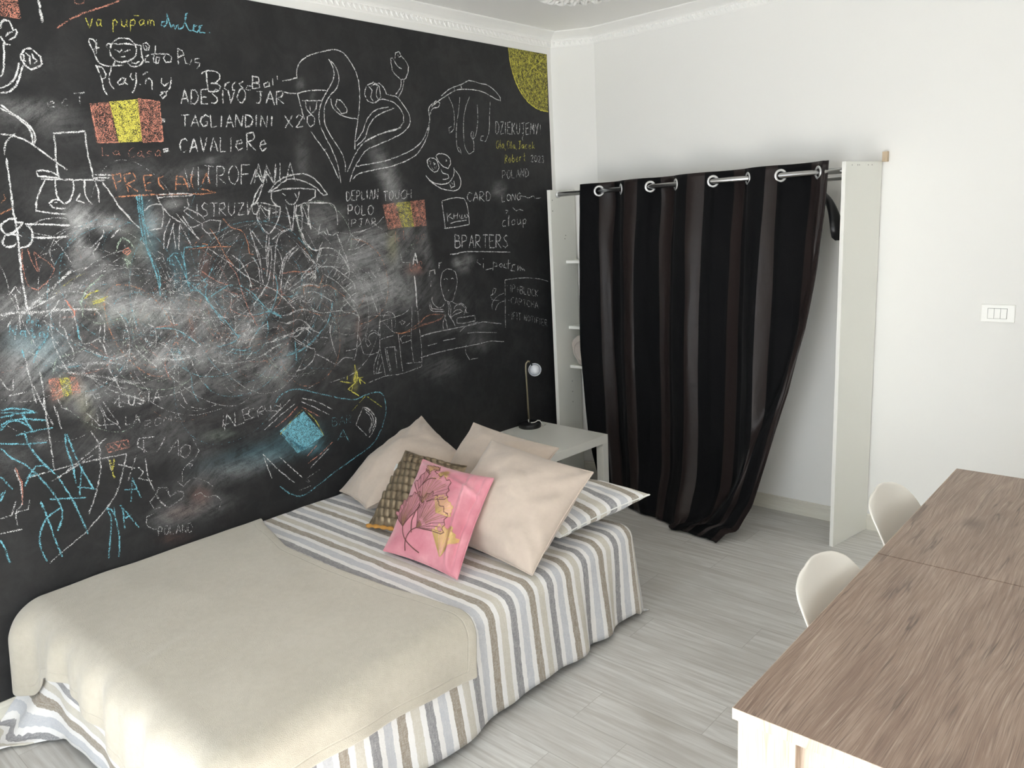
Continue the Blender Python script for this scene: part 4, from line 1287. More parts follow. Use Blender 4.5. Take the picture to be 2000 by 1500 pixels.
 'eye': '''w9,65,1971,1999 1942,1937 1909,1880 1882,1863 1856,1823
w9,65,1945,1955 1908,1911 1887,1867 1919,1875
w9,65,2027,2027 2007,1955 1969,2017 1951,1959 1923,2017 1889,1955
w9,65,1971,1919 2024,1964 2086,1991 2164,2000 2218,1982 2259,1944 2289,1905 2265,1901 2224,1939 2160,1968 2084,1977 2010,1937 1971,1919
w9,65,1981,1919 2057,1932 2134,1935 2217,1930
w9,65,1998,1928 1984,1901 1996,1869 2025,1850 2015,1813 1987,1769 1951,1734
w9,65,2056,1886 2070,1867 2097,1864 2122,1889 2134,1921
w9,65,2223,1930 2219,1897 2176,1874
w9,65,2044,1913 2059,1904
w9,65,2109,1913 2117,1894
w9,65,2053,1863 2063,1816 2070,1742
w9,65,2102,1862 2076,1746
w9,65,2135,1861 2140,1809 2107,1815 2111,1763 2124,1734
w9,65,2141,1861 2157,1813 2177,1746
w9,65,2181,1869 2162,1766
w9,65,2181,1869 2250,1868 2308,1862
w9,65,2113,1861 2101,1815 2111,1763
w9,65,2124,1734 2141,1686 2176,1650 2211,1648
w9,65,2025,1854 1974,1865 1929,1875
w9,65,1928,1866 1901,1817 1920,1767 1951,1734
w9,65,1973,1856 1959,1793
w9,65,1932,1861 1950,1843 1970,1838
w9,65,2012,1832 1980,1828
b9,40,1899,1804 1914,1767 1936,1735
b9,40,1903,1795 1926,1740
w8,55,1952,1738 1945,1684 1927,1593
w8,55,1941,1734 1927,1671 1922,1593
w8,55,1858,1765 1873,1688 1891,1596
w8,55,1867,1756 1913,1677
w8,55,2072,1756 2009,1731 1981,1681 1959,1590
w8,55,2072,1756 2010,1740 1964,1710
w8,55,2089,1675 2040,1640 2006,1586
w8,55,2099,1665 2038,1622''',
 'blue_marks': '''b10,60,787,1165 817,1170 865,1156 900,1134
b10,60,783,1143 853,1144 897,1136
b10,60,779,1118 829,1124 878,1115 928,1098
b10,60,813,1145 828,1147
b10,60,853,1147 866,1103 876,1071
b10,60,775,1096 809,1122 843,1115 864,1092
b10,60,820,1067 897,1069 944,1067
b10,60,767,1049 839,1030 915,1017
b10,60,849,1078 854,1029 875,970 904,920 934,874
b10,60,765,1035 788,994 831,952 860,908 888,857 911,801 923,753 919,711 896,668
b10,60,860,908 833,904 818,872
b10,60,982,1034 978,979 988,902 988,833
b10,60,987,1032 998,968 1018,881 1047,791
b10,60,828,899 865,937 895,928 916,898
b10,60,858,799 872,720 881,648 895,561
b10,60,920,754 867,728 839,682 830,629 841,562
b10,60,890,798 1017,765
b10,60,933,868 970,757 999,619
b10,60,747,929 777,872
b10,60,708,697 717,658 722,601
b10,60,732,839 753,874 736,861
w9,50,931,1183 928,1101 926,993 923,908
w9,50,823,901 896,904 1017,907 1191,898
w9,50,928,870 1025,923 1126,982
w9,50,906,864 1065,925
w9,50,1008,636 897,579 850,552
w9,50,1002,637 1089,706 1142,775 1191,898
w9,50,1276,714 1260,779 1260,860
w9,50,773,784 814,783 824,816
w9,50,722,777 757,777 779,824
w9,50,794,945 804,882 798,812 773,784 769,731
w9,50,1090,937 1084,863 1052,770 1011,693
w9,50,712,720 782,714
w9,50,1074,1017 1094,962 1091,905
w9,50,1119,898 1123,845
r8,50,798,950 809,881 797,806
r8,50,1119,955 1123,922 1204,924 1203,956 1119,955
r8,50,1127,953 1158,920
r8,50,1145,955 1182,920
r8,50,1175,954 1201,921
r8,50,1125,935 1150,947
r8,50,1159,926 1181,952
y12,50,1124,890 1127,838 1129,811
y12,50,1142,892 1129,850''',
 'heart': '''w11,40,1321,624 1294,661 1280,699 1296,721 1328,712 1335,669 1371,685 1396,671 1385,646 1321,624
w7,40,1279,693 1251,674 1264,636 1290,635
w7,40,1261,616 1229,614 1224,581 1251,551 1277,549
w7,40,1399,697 1444,719 1490,698 1527,659
w7,40,1440,643 1469,648 1493,619 1535,613 1559,577 1540,546
w7,40,1396,719 1410,771 1463,804 1488,833 1469,893
w7,40,1399,697 1376,725''',
 'diamond': '''r7,60,1868,849 1933,879 1996,920
r7,60,2020,911 2112,845
r7,60,2015,665 2081,706
r7,60,2019,629 2102,661 2170,699
w7,60,1809,849 1894,895 1986,937
w7,60,1837,886 1960,961
w7,60,2026,955 2108,919 2190,863
w7,60,2020,938 2087,897 2169,840
w7,60,2029,603 2148,673
w7,60,1786,738 1853,645 1932,554
w7,60,1869,701 1977,568
w7,60,1788,723 1816,611
b9,55,1883,963 1915,993 1991,1007 2072,979 2198,927 2322,885 2400,893 2480,893 2517,860 2522,776 2477,687 2409,622 2286,580 2150,537 2055,502 1965,478 1901,509 1850,563
y7,50,2306,829 2400,889
y7,50,2409,883 2500,806
y7,50,1887,808 1955,859 2019,897
y7,50,2035,893 2087,828 2125,741
w7,60,2321,753 2374,830
w7,60,2321,753 2385,677
w7,60,2374,834 2411,818 2446,769 2451,727 2415,678 2394,666
w7,60,2383,824 2427,782 2432,739 2401,689
w7,60,2390,806 2416,776 2421,734 2398,698
w7,60,2388,831 2438,787 2448,744 2423,701
w6,40,1991,544 2019,532 2001,557 2083,580
w6,40,2083,1003 2097,1004 2056,994
w6,40,1952,509 2021,512''',
 'star': '''y9,70,2252,994 2320,972
y9,70,2346,971 2296,945 2358,898
y9,70,2329,964 2315,932
y9,70,2351,1062 2351,1019 2346,978
y9,70,2359,997 2406,953
y9,70,2368,990 2375,955
y9,70,2299,1012 2294,992
y9,70,2354,1040 2361,1013 2356,976 2336,979 2346,1016
y9,70,2352,985 2395,990''',
 'sun': '''y9,80,3656,2720 3663,2647 3685,2575 3717,2520 3759,2468 3827,2420 3908,2392 4002,2383
y8,60,3695,2707 3728,2539 3814,2443
y8,60,3741,2712 3773,2528 3885,2418
y8,60,3764,2700 3972,2589
y8,60,3714,2652 3936,2436
y8,60,3835,2708 3864,2461
y8,60,3979,2694 3777,2572
y8,60,3920,2555 3959,2407''',
 'flag': '''r8,70,1265,2253 1271,2112 1351,2117
r8,70,1445,2282 1529,2278 1523,2126 1440,2119''',
}
FILLS = [('flag', 'r', 0.44, [(1263, 2253), (1337, 2265), (1345, 2114), (1267, 2112)]), ('flag', 'y', 0.66, [(1337, 2265), (1447, 2282), (1440, 2121), (1349, 2115)]), ('flag', 'r', 0.44, [(1444, 2280), (1527, 2278), (1523, 2126), (1440, 2121)]), ('flag2', 'r', 0.45, [(2622, 1852), (2711, 1857), (2742, 1730), (2645, 1722)]), ('flag2', 'y', 0.42, [(2711, 1857), (2810, 1863), (2825, 1729), (2739, 1730)]), ('flag2', 'r', 0.45, [(2810, 1863), (2913, 1869), (2913, 1731), (2825, 1729)]), ('flag3', 'r', 0.42, [(958, 1252), (997, 1251), (1000, 1173), (960, 1169)]), ('flag3', 'y', 0.4, [(995, 1249), (1034, 1246), (1033, 1174), (999, 1173)]), ('flag3', 'r', 0.45, [(1031, 1249), (1059, 1241), (1062, 1180), (1030, 1175)]), ('flag4', 'r', 0.45, [(1023, 2578), (1078, 2587), (1079, 2523), (1014, 2524)]), ('diamond', 'b', 0.62, [(1887, 823), (2028, 889), (2128, 744), (1992, 700)]), ('diamond', 'b', 0.5, [(1893, 807), (2000, 718), (2072, 710), (1968, 693)]), ('sun', 'y', 0.46, [(4016, 2722), (3656, 2723), (3668, 2648), (3685, 2578), (3712, 2523), (3759, 2468), (3827, 2420), (3908, 2392), (4002, 2383)])]
DUST = [[1154, 1838, 37, -27, -30, -42, 0.85, 'w', 1.0], [1216, 1826, 83, -16, -9, -30, 0.75, 'w', 1.0], [1270, 1804, 66, -9, -7, -27, 0.6, 'w', 1.0], [1140, 1753, 26, -2, -9, -57, 0.55, 'w', 1.0], [1161, 1713, 27, -69, -20, -10, 0.5, 'w', 1.0], [1440, 1807, 42, -2, -7, -45, 0.65, 'w', 1.0], [1125, 1677, 20, -34, -25, -18, 0.55, 'w', 1.0], [1203, 1681, 50, -67, -15, -13, 0.45, 'w', 1.0], [1378, 1668, 32, -106, -28, -10, 0.35, 'w', 1.0], [1524, 1876, 34, -1, -3, -21, 0.6, 'w', 1.0], [900, 1548, 99, 27, 5, -40, 0.42, 'w', 1.0], [1054, 1549, 199, 61, 8, -40, 0.4, 'w', 1.0], [1205, 1572, 116, -11, -9, -59, 0.4, 'w', 1.0], [1331, 1498, 189, -22, -6, -41, 0.55, 'w', 1.0], [1386, 1450, 172, -22, -7, -46, 0.42, 'w', 1.0], [1171, 1476, 321, -40, -10, -58, 0.3, 'w', 1.0], [1483, 1373, 276, -39, -13, -86, 0.22, 'w', 1.0], [1006, 1362, 162, -26, -11, -67, 0.25, 'w', 1.0], [1277, 1276, 322, -43, -5, -45, 0.4, 'w', 1.0], [915, 1338, 77, 104, 52, -48, 0.32, 'w', 1.0], [870, 1269, 83, -16, -18, -112, 0.28, 'w', 1.0], [1106, 1183, 186, -67, -12, -38, 0.28, 'w', 1.0], [1045, 1155, 35, 46, 71, -67, 0.3, 'w', 1.0], [1078, 1128, 37, 6, 13, -81, 0.28, 'w', 1.0], [1781, 1308, 49, -25, -34, -61, 0.65, 'w', 1.0], [1837, 1347, 30, -19, -54, -78, 0.3, 'w', 1.0], [1948, 1187, 43, -11, -16, -71, 0.5, 'w', 1.0], [1912, 1120, 81, -15, -8, -60, 0.3, 'w', 1.0], [1600, 1401, 69, -9, -13, -88, 0.22, 'w', 1.0], [1682, 1480, 175, -83, -44, -79, 0.16, 'w', 1.0], [1400, 1255, 131, -10, -3, -42, 0.4, 'w', 1.0], [1624, 1240, 216, -54, -13, -54, 0.25, 'w', 1.0], [1559, 1115, 215, 14, 7, -56, 0.24, 'w', 1.0], [1412, 1188, 192, 51, 12, -42, 0.2, 'w', 1.0], [1851, 1058, 71, 124, 107, -59, 0.25, 'w', 1.0], [2547, 1516, 171, -14, -18, -156, 0.52, 'w', 1.0], [2551, 1397, 207, -22, -10, -84, 0.5, 'w', 1.0], [2446, 1627, 141, 65, 40, -55, 0.4, 'w', 1.0], [2422, 1692, 128, 11, 3, -35, 0.45, 'w', 1.0], [2277, 1761, 113, 67, 31, -35, 0.35, 'w', 1.0], [2225, 1811, 63, 53, 41, -32, 0.3, 'w', 1.0], [2289, 1613, 125, -48, -32, -56, 0.22, 'w', 1.0], [2680, 1638, 141, -9, -15, -132, 0.3, 'w', 1.0], [2638, 2027, 46, 13, 45, -120, 0.45, 'w', 1.0], [2712, 1925, 37, -153, -54, -10, 0.3, 'w', 1.0], [2767, 1793, 75, -235, -41, -9, 0.2, 'w', 1.0], [2895, 1625, 22, -166, -37, -3, 0.35, 'w', 1.0], [2422, 1424, 64, -7, -12, -102, 0.35, 'w', 1.0], [2691, 1423, 144, -15, -11, -108, 0.3, 'w', 1.0], [2235, 1419, 178, -47, -24, -71, 0.2, 'w', 1.0], [2098, 1483, 169, 34, 27, -95, 0.2, 'w', 1.0], [3190, 1505, 39, -23, -46, -39, 0.6, 'w', 1.0], [3118, 1519, 28, -2, -2, -23, 0.65, 'w', 1.0], [3516, 1911, 62, -8, -14, -41, 0.35, 'w', 1.0], [3262, 1032, 94, -27, -16, -46, 0.25, 'w', 1.0], [3185, 1134, 217, -8, 4, -30, 0.18, 'w', 1.0], [1084, 2368, 103, 46, 6, -32, 0.1, 'w', 1.0], [1027, 2216, 96, -12, -11, -31, 0.3, 'w', 1.0], [1110, 2221, 101, -13, -11, -35, 0.2, 'w', 1.0], [1052, 2174, 202, -29, -17, -53, 0.15, 'w', 1.0], [1466, 1978, 263, -1, -8, -50, 0.13, 'w', 1.0], [1738, 2041, 144, 29, 3, -33, 0.15, 'w', 1.0], [2173, 2069, 33, 1, -12, -92, 0.2, 'w', 1.0], [2201, 2399, 20, 1, -3, -27, 0.4, 'w', 1.0], [2264, 2347, 14, 1, -3, -22, 0.2, 'w', 1.0], [1716, 2051, 18, 0, -2, -13, 0.35, 'w', 1.0], [1450, 843, 137, -36, -9, -67, 0.12, 'w', 1.0], [1380, 974, 131, -31, -10, -65, 0.12, 'w', 1.0], [1267, 935, 124, -32, -13, -85, 0.1, 'w', 1.0], [1571, 692, 221, -6, 6, -49, 0.2, 'w', 1.0], [1459, 582, 141, -20, 2, -52, 0.32, 'w', 1.0], [1322, 580, 87, -12, 1, -50, 0.28, 'w', 1.0], [1698, 704, 180, -4, 6, -45, 0.22, 'w', 1.0], [1068, 943, 172, -45, -10, -60, 0.12, 'w', 1.0], [899, 1028, 30, -8, -4, -23, 0.35, 'w', 1.0], [788, 978, 65, -18, -9, -57, 0.2, 'w', 1.0], [3017, 1304, 246, -29, -12, -115, 0.1, 'w', 1.0], [2274, 1236, 124, -18, -16, -127, 0.14, 'w', 1.0], [2401, 1244, 198, -27, -5, -41, 0.18, 'w', 1.0], [2902, 942, 117, -22, -6, -58, 0.18, 'w', 1.0], [3021, 935, 73, -13, -5, -47, 0.2, 'w', 1.0], [1777, 904, 325, -75, -19, -142, 0.06, 'w', 1.0], [1652, 1766, 291, -14, -18, -128, 0.1, 'w', 1.0], [1253, 1882, 414, -10, -24, -154, 0.08, 'w', 1.0], [1383, 1429, 811, -105, -34, -229, 0.14, 'w', 1.0], [2465, 1235, 741, -103, -18, -158, 0.06, 'w', 1.0], [1635, 1147, 836, -155, -19, -136, 0.1, 'w', 1.0], [2043, 1701, 346, -20, -18, -140, 0.08, 'w', 1.0], [1351, 2017, 119, 41, 8, -37, 0.1, 'w', 1.0], [916, 1395, 67, -10, -8, -46, 0.4, 'b', 1.0], [985, 1345, 53, -8, -12, -76, 0.3, 'b', 1.0], [1517, 1605, 35, 2, 0, -106, 0.3, 'b', 1.0], [1415, 1778, 29, 2, -1, -122, 0.35, 'b', 1.0], [2007, 774, 115, -29, -8, -66, 0.5, 'b', 1.0], [1861, 734, 166, -22, 1, -55, 0.3, 'b', 1.0], [1677, 734, 179, -18, 2, -53, 0.2, 'b', 1.0], [2057, 709, 76, -20, -5, -41, 0.5, 'b', 1.0], [1365, 1720, 23, -55, -37, -18, 0.25, 'g', 1.0], [1318, 1672, 16, -1, -5, -31, 0.6, 'g', 1.0], [1302, 1439, 123, -16, -4, -24, 0.3, 'g', 1.0], [1177, 1516, 30, 2, 0, -28, 0.45, 'y', 1.0], [2663, 1639, 34, -2, -9, -79, 0.35, 'y', 1.0], [1007, 1203, 28, -5, -7, -42, 0.3, 'y', 1.0], [972, 1210, 21, -4, -6, -38, 0.4, 'r', 1.0], [1053, 1204, 18, -3, -6, -39, 0.3, 'r', 1.0], [1537, 1365, 14, -2, -6, -47, 0.5, 'r', 1.0], [1069, 1130, 25, 4, 13, -81, 0.2, 'y', 1.0], [1466, 628, 41, -13, -6, -37, 0.35, 'r', 1.0], [1378, 585, 67, -10, 1, -28, 0.25, 'r', 1.0], [2800, 1500, 59, -5, -2, -22, 0.5, 'r', 1.0], [2347, 975, 15, -3, -7, -53, 0.6, 'y', 1.0], [1628, 1595, 23, -2, -9, -64, 0.3, 'r', 1.0], [2401, 1244, 19, -2, -6, -52, 0.3, 'r', 1.0], [1597, 875, 72, -13, -2, -18, 0.4, 'g', 1.0], [1330, 484, 65, -17, -2, -23, 0.15, 'r', 1.0]]
CHC = {'w': srgb(236, 236, 236), 'y': srgb(226, 218, 104), 'b': srgb(134, 204, 222), 'r': srgb(228, 158, 138), 'o': srgb(230, 160, 122), 'g': srgb(200, 220, 200)}
def board_mesh():
    y0, y1, z0, z1 = -0.6, 4.016, 0.085, 2.7235; ny, nz = 370, 212
    Yg, Zg = np.meshgrid(np.linspace(y0, y1, ny), np.linspace(z0, z1, nz), indexing='ij')
    acc = np.zeros((ny, nz)); rgb = np.zeros((ny, nz, 3))
    for cy, cz, ay, az, by, bz, inten, c, k in DUST:
        Mx = np.array([[ay, by], [az, bz]], float)/1000
        Mi = np.linalg.inv(Mx); dy, dz = Yg-cy/1000, Zg-cz/1000
        a = Mi[0, 0]*dy+Mi[0, 1]*dz; b = Mi[1, 0]*dy+Mi[1, 1]*dz
        w = inten*np.exp(-0.9*(a*a+b*b)**1.25)
        acc += w; rgb += w[..., None]*np.array(CHC[c][:3])
    rgb = rgb/np.maximum(acc, 1e-6)[..., None]
    al = 1-np.exp(-0.72*acc)
    z_low = np.clip((Zg-0.4)/0.5, 0, 1)
    V = [(0.003, float(a), float(b)) for a, b in zip(Yg.ravel(), Zg.ravel())]
    F = [(i*nz+j, (i+1)*nz+j, (i+1)*nz+j+1, i*nz+j+1) for i in range(ny-1) for j in range(nz-1)]
    m, nt, b, tc = mat('black_chalk_paint', rough=0.62, spec=0.35)
    at = nt.n('ShaderNodeAttribute', attribute_name='dust')
    o = tc.outputs['Object']
    n1 = nt.noise(o, 11, 7, 0.72, 0.6); n2 = nt.noise(nt.mapping(nt.mapping(o, rot=(0.9, 0, 0)), (1, 46, 5)), 1.0, 5, 0.75, 0.4); n3 = nt.noise(nt.mapping(nt.mapping(o, rot=(-0.2, 0, 0)), (1, 5, 44)), 1.0, 5, 0.75, 0.4); n4 = nt.noise(o, 260, 4, 0.85)
    sw = nt.ramp(nt.noise(o, 2.6, 2, 0.5), [(0.44, (0, 0, 0, 1)), (0.56, (1, 1, 1, 1))]); n2 = nt.mix(sw, n2, n3)
    tex = nt.math('ADD', nt.math('ADD', nt.math('MULTIPLY', n1, 1.0), nt.math('MULTIPLY', n2, 1.2)), nt.math('MULTIPLY', n4, 1.0))
    tex = nt.ramp(nt.math('MULTIPLY', tex, 0.3125), [(0.42, (0, 0, 0, 1)), (0.66, (1, 1, 1, 1))])
    amt = nt.math('MULTIPLY', at.outputs['Alpha'], nt.math('MULTIPLY_ADD', tex, 1.0, nt.math('MULTIPLY', at.outputs['Alpha'], 0.28)), clamp=True)
    base = nt.mix(nt.noise(o, 1.3, 4, 0.6), (0.0125, 0.0125, 0.0135, 1), (0.020, 0.020, 0.0212, 1))
    haze = nt.math('MULTIPLY', nt.ramp(nt.math('MULTIPLY', nt.math('ADD', nt.noise(o, 3.0, 6, 0.65), n1), 0.5), [(0.45, (0, 0, 0, 1)), (0.75, (1, 1, 1, 1))]), 0.05)
    c = nt.mix(haze, base, (0.5, 0.5, 0.5, 1))
    nt.l(nt.mix(amt, c, at.outputs['Color']), b.inputs['Base Color'])
    ob = mobj('chalkboard', V, F, m, wall_left, smooth=False)
    ca = ob.data.color_attributes.new('dust', 'FLOAT_COLOR', 'POINT')
    ca.data.foreach_set('color', np.concatenate([rgb, al[..., None]], axis=2).astype(np.float32).ravel())
    ob['label'] = 'matt black chalkboard paint smudged with chalk dust'
    return ob
board = board_mesh()
def chalk_mat(key):
    m, nt, b, tc = mat('chalk_'+{'w': 'white', 'y': 'yellow', 'b': 'blue', 'r': 'salmon', 'o': 'orange', 'g': 'pale_green'}[key], CHC[key], 0.95, spec=0.1)
    sp = nt.n('ShaderNodeSeparateXYZ'); nt.l(tc.outputs['UV'], sp.inputs[0]); pr, v = sp.outputs[0], sp.outputs[1]
    n1 = nt.noise(tc.outputs['Object'], 310, 2, 0.6); n2 = nt.noise(tc.outputs['Object'], 60, 2, 0.5)
    n = nt.math('ADD', nt.math('MULTIPLY', n1, 0.75), nt.math('MULTIPLY', n2, 0.25))
    th = nt.math('SUBTRACT', nt.math('MULTIPLY_ADD', pr, 0.24, 0.405), nt.math('MULTIPLY', nt.math('POWER', nt.math('ABSOLUTE', v), 2.5), 0.15))
    a = nt.math('MULTIPLY', nt.math('SUBTRACT', th, n), 14.0, clamp=True)
    a = nt.math('MULTIPLY', a, nt.math('MULTIPLY_ADD', pr, 0.40, 0.66, clamp=True), clamp=True)
    nt.l(a, b.inputs['Alpha'])
    return m
CK = list('wybrog'); CM = [chalk_mat(k) for k in CK]
random.seed(21)
def smooth_path(p, step):
    p = [np.array(q, float) for q in p]; out = [p[0]]; k = []
    for i in range(1, len(p)-1):
        a, b = p[i]-p[i-1], p[i+1]-p[i]; L = np.linalg.norm(a)*np.linalg.norm(b)
        k.append(1.0 if L > 0 and a.dot(b)/L > 0.62 else 0.0)
    k_ = [0.0]+k+[0.0]
    for i in range(len(p)-1):
        p0 = p[max(i-1, 0)]; p1 = p[i]; p2 = p[i+1]; p3 = p[min(i+2, len(p)-1)]
        L = np.linalg.norm(p2-p1); n = max(1, int(L/step))
        for k in range(1, n+1):
            t = k/n
            m1 = (p2-p0)*0.5 if k_[i] else p2-p1; m2 = (p3-p1)*0.5 if k_[i+1] else p2-p1
            out.append(p1*(2*t**3-3*t*t+1)+m1*(t**3-2*t*t+t)+p2*(3*t*t-2*t**3)+m2*(t**3-t*t))
    return out
def strokes_mesh(name, lines, label, depth):
    V, F, UV, I = [], [], [], []
    for ln in lines:
        h, pr, pp = ln.split(',', 2); c = CK.index(h[0]); w0 = float(h[1:])/2000*0.86; pr = float(pr)/100
        pts = smooth_path([tuple(map(float, q.split(','))) for q in pp.split()], 9.0)
        prev = None; n = len(pts); xo = depth+random.random()*0.0006
        for k in range(n):
            t = pts[min(k+1, n-1)]-pts[max(k-1, 0)]; L = np.hypot(*t) or 1.0; nx, nz = -t[1]/L, t[0]/L
            w = w0*random.uniform(0.78, 1.2)*(0.65 if k in (0, n-1) else 1.0); jy, jz = random.gauss(0, 0.0006), random.gauss(0, 0.0006)
            y, z = pts[k][0]/1000+jy, pts[k][1]/1000+jz; p_ = pr*random.uniform(0.85, 1.12)
            cur = len(V)
            V += [(xo, y+nx*w, z+nz*w), (xo, y-nx*w, z-nz*w)]; UV += [(p_, 1.0), (p_, -1.0)]
            if prev is not None: F.append((prev, prev+1, cur+1, cur)); I.append(c)
            prev = cur
    o = mobj(name, V, F, None, board, smooth=False, uvs=UV, mats=CM, midx=I); o['label'] = label; return o
CL = {'writing': ('chalk_writing', 'chalk words and lists written in white, yellow, blue and orange'), 'octopus': ('chalk_octopus_drawing', 'big white chalk octopus in a cap holding a bat, ball and tulip'),
      'face': ('chalk_face_drawing', 'small grinning white chalk face'), 'figure': ('chalk_piano_drawing', 'thin white chalk singer with house and road lines'), 'hat': ('chalk_hat_drawing', 'thick white chalk figure with a tall hat'),
      'scribble': ('chalk_scribbles', 'tangled white, blue and orange chalk scribbles'), 'eye': ('chalk_eye_drawing', 'white chalk eye on a stalk'), 'blue_marks': ('chalk_marks', 'blue and white chalk lines low on the wall'),
      'heart': ('chalk_heart_drawing', 'faint pink chalk heart and flower'), 'diamond': ('chalk_diamond_drawing', 'blue chalk diamond with rays and a looping outline'), 'star': ('chalk_star_drawing', 'small yellow chalk star'),
      'flag': ('chalk_flag', 'large salmon and yellow chalk flag'), 'flag2': ('chalk_flag', 'smaller salmon and yellow chalk flag'), 'flag3': ('chalk_flag', 'smudged salmon and yellow chalk flag'), 'flag4': ('chalk_flag', 'cropped salmon chalk flag at the top'), 'sun': ('chalk_sun', 'yellow chalk quarter sun in the upper corner')}
def fills_mesh(name, fs, label, depth):
    V, F, UV, I = [], [], [], []
    for g, c, p, q in fs:
        b0 = len(V); V += [(depth, a/1000, b/1000) for a, b in q]; UV += [(p, 0.0)]*len(q); F.append(tuple(range(b0, b0+len(q)))); I.append(CK.index(c))
    o = mobj(name, V, F, None, board, smooth=False, uvs=UV, mats=CM, midx=I); o['label'] = label; return o
for k_, g_ in enumerate(dict.fromkeys([f[0] for f in FILLS])):
    fills_mesh(CL[g_][0] if g_ != 'diamond' else 'chalk_diamond_fill', [f for f in FILLS if f[0] == g_], CL[g_][1] if g_ != 'diamond' else 'solid blue chalk fill of the diamond', 0.0040)
def loose_scribbles():
    rs = random.Random(5); out = []
    for i in range(210):
        cy, cz = (rs.gauss(1560, 330), rs.gauss(1400, 130)) if i % 5 else (rs.gauss(2050, 200), rs.gauss(1380, 150))
        kind = rs.random(); col = rs.choices('wwwwwbbgro', k=1)[0]; pts = []
        if kind < 0.72:
            R = rs.uniform(70, 330); e = rs.uniform(0.55, 1.0); a0 = rs.uniform(0, 6.28); sp = rs.uniform(1.2, 5.2); th = rs.uniform(0, 3.14)
            for k in range(12):
                a = a0+sp*k/11; u, v = R*math.cos(a)*(1+0.04*math.sin(3*a)), R*e*math.sin(a)
                pts.append((cy+u*math.cos(th)-v*math.sin(th), cz+u*math.sin(th)+v*math.cos(th)))
        else:
            L = rs.uniform(150, 620); a = rs.uniform(-0.9, 0.9)+(1.57 if rs.random() < 0.35 else 0)
            for k in range(6):
                t = k/5-0.5; pts.append((cy+L*t*math.cos(a)+rs.gauss(0, 8), cz+L*t*math.sin(a)+rs.gauss(0, 8)+60*t*t))
        out.append(f"{col}{rs.randint(4, 7)},{rs.randint(12, 45)},"+' '.join(f'{p:.0f},{q:.0f}' for p, q in pts))
    return out
strokes_mesh('chalk_scribbles', loose_scribbles(), 'fine web of looping pale chalk lines', 0.0042)
for k_, (g_, s_) in enumerate(STROKES.items()):
    nm = CL[g_][0]
    if g_ in ('flag', 'sun'): nm += '_outline'
    strokes_mesh(nm, s_.strip().split('\n'), CL[g_][1], 0.0045+0.0003*k_)
# ------------------------------------------------------------ bed
BZ = 0.425; SX = 1.37; X0 = 0.03; YF = 0.80; YH = 2.63; RD = 0.06
def edge_fn(d, lift, flare):
    r = RD+lift; q = r*math.pi/2
    if d <= 0: return 0.0, 0.0
    if d < q: a = d/r; return r*math.sin(a), r*(1-math.cos(a))
    e = d-q; return r+flare*e, r+e*math.sqrt(max(0.0, 1-flare*flare))
def drape(s, t, lift, flare=0.10, wav=0.0, seed=0.0):
    """cloth coordinates (s from the wall, t along the wall) -> point over the bed box"""
    ds = max(0.0, s-SX); df = max(0.0, YF-t); dh = max(0.0, t-YH); dw = max(0.0, -s)
    dy = df if df > 0 else -dh
    dx = ds if ds > 0 else -dw
    r = math.hypot(dx, dy) if dw > 0 else (abs(dx)**6+abs(dy)**6)**(1/6)
    hy = math.hypot(dx, dy) or 1.0
    cx = X0+min(max(s, 0.0), SX); cy = min(max(t, YF), YH); top = BZ+lift
    if r < 1e-6:
        z = top
        return Vector((cx, cy, z))
    out, dn = edge_fn(r, lift, flare)
    ux, uy = dx/hy, -dy/hy
    if wav and dn > RD:
        al = cy*uy*uy*0+(cy if abs(ux) > 0.5 else cx); k = min(1.0, (dn-RD)/0.30)
        out += k*wav*(math.sin(al*17.0+seed)+0.6*math.sin(al*31.0+1.7+seed)+0.5*math.sin(al*7.3+seed*2))
    z = top-dn
    if z < 0.012: out += (0.012-z)*0.85; z = 0.012+0.004*math.sin(40*cx+30*cy)
    x = cx+ux*out; y = cy+uy*out
    return Vector((max(x, 0.012), y, z))
bed = thing('bed', 'low double bed pushed lengthwise against the black chalk wall', 'bed', (0.72, 1.72, 0))
def bbox(name, x0, x1, y0, y1, z0, z1, m, bev):
    return box(name, x0-0.72, x1-0.72, y0-1.72, y1-1.72, z0, z1, m, bed, bev)
bbox('mattress', 0.035, 1.42, 0.77, 2.66, 0.21, 0.412, M['mattress'], 0.04)
bbox('bed_base', 0.05, 1.40, 0.80, 2.64, 0.07, 0.205, M['dark_wood'], 0.01)
for x in (0.12, 1.33):
    for y in (0.88, 2.56): bbox('leg', x-0.03, x+0.03, y-0.03, y+0.03, 0, 0.07, M['black'], 0.004)
# striped bedspread
nu, nv = 92, 130; V, UV = [], []
for i in range(nu):
    for j in range(nv):
        s = -0.16+(SX+0.43+0.16)*i/(nu-1)
        fl = 0.425+0.17*sm(0.34, 0.06, s)
        hd = 0.425
        t = YF-fl+(YH+hd-(YF-fl))*j/(nv-1)
        p = drape(s, t, 0.0, 0.09, 0.006, 0.4)
        hem = s-SX
        if hem > 0.1 and YF < t < YH:      # pleats of the long skirt
            k = sm(0.1, 0.42, hem)
            p.x += k*(0.014*math.sin(t*9.1+0.6)-0.022*math.exp(-((t-2.31)/0.035)**2)+0.02*math.exp(-((t-2.42)/0.05)**2))
            p.z += k*0.012*max(0, math.sin(t*9.1+2.2))
        if t < YF-0.28 and s < 0.40:         # loose corner tail beside the wall
            k = sm(0.36, 0.10, s)*sm(YF-0.30, YF-0.46, t)
            p.y -= 0.10*k; p.y += 0.02*k*math.sin(s*34); p.z = max(0.012, p.z+0.012*k*math.sin(s*40+t*50))
        if hem <= 0.05 and t > YF: p.z += 0.0035*fbm(s*5, t*5, 2.0)+0.002*fbm(s*14, t*6, 5.0)
        V.append(p); UV.append((s, t-1.327+0.075*PERIOD))
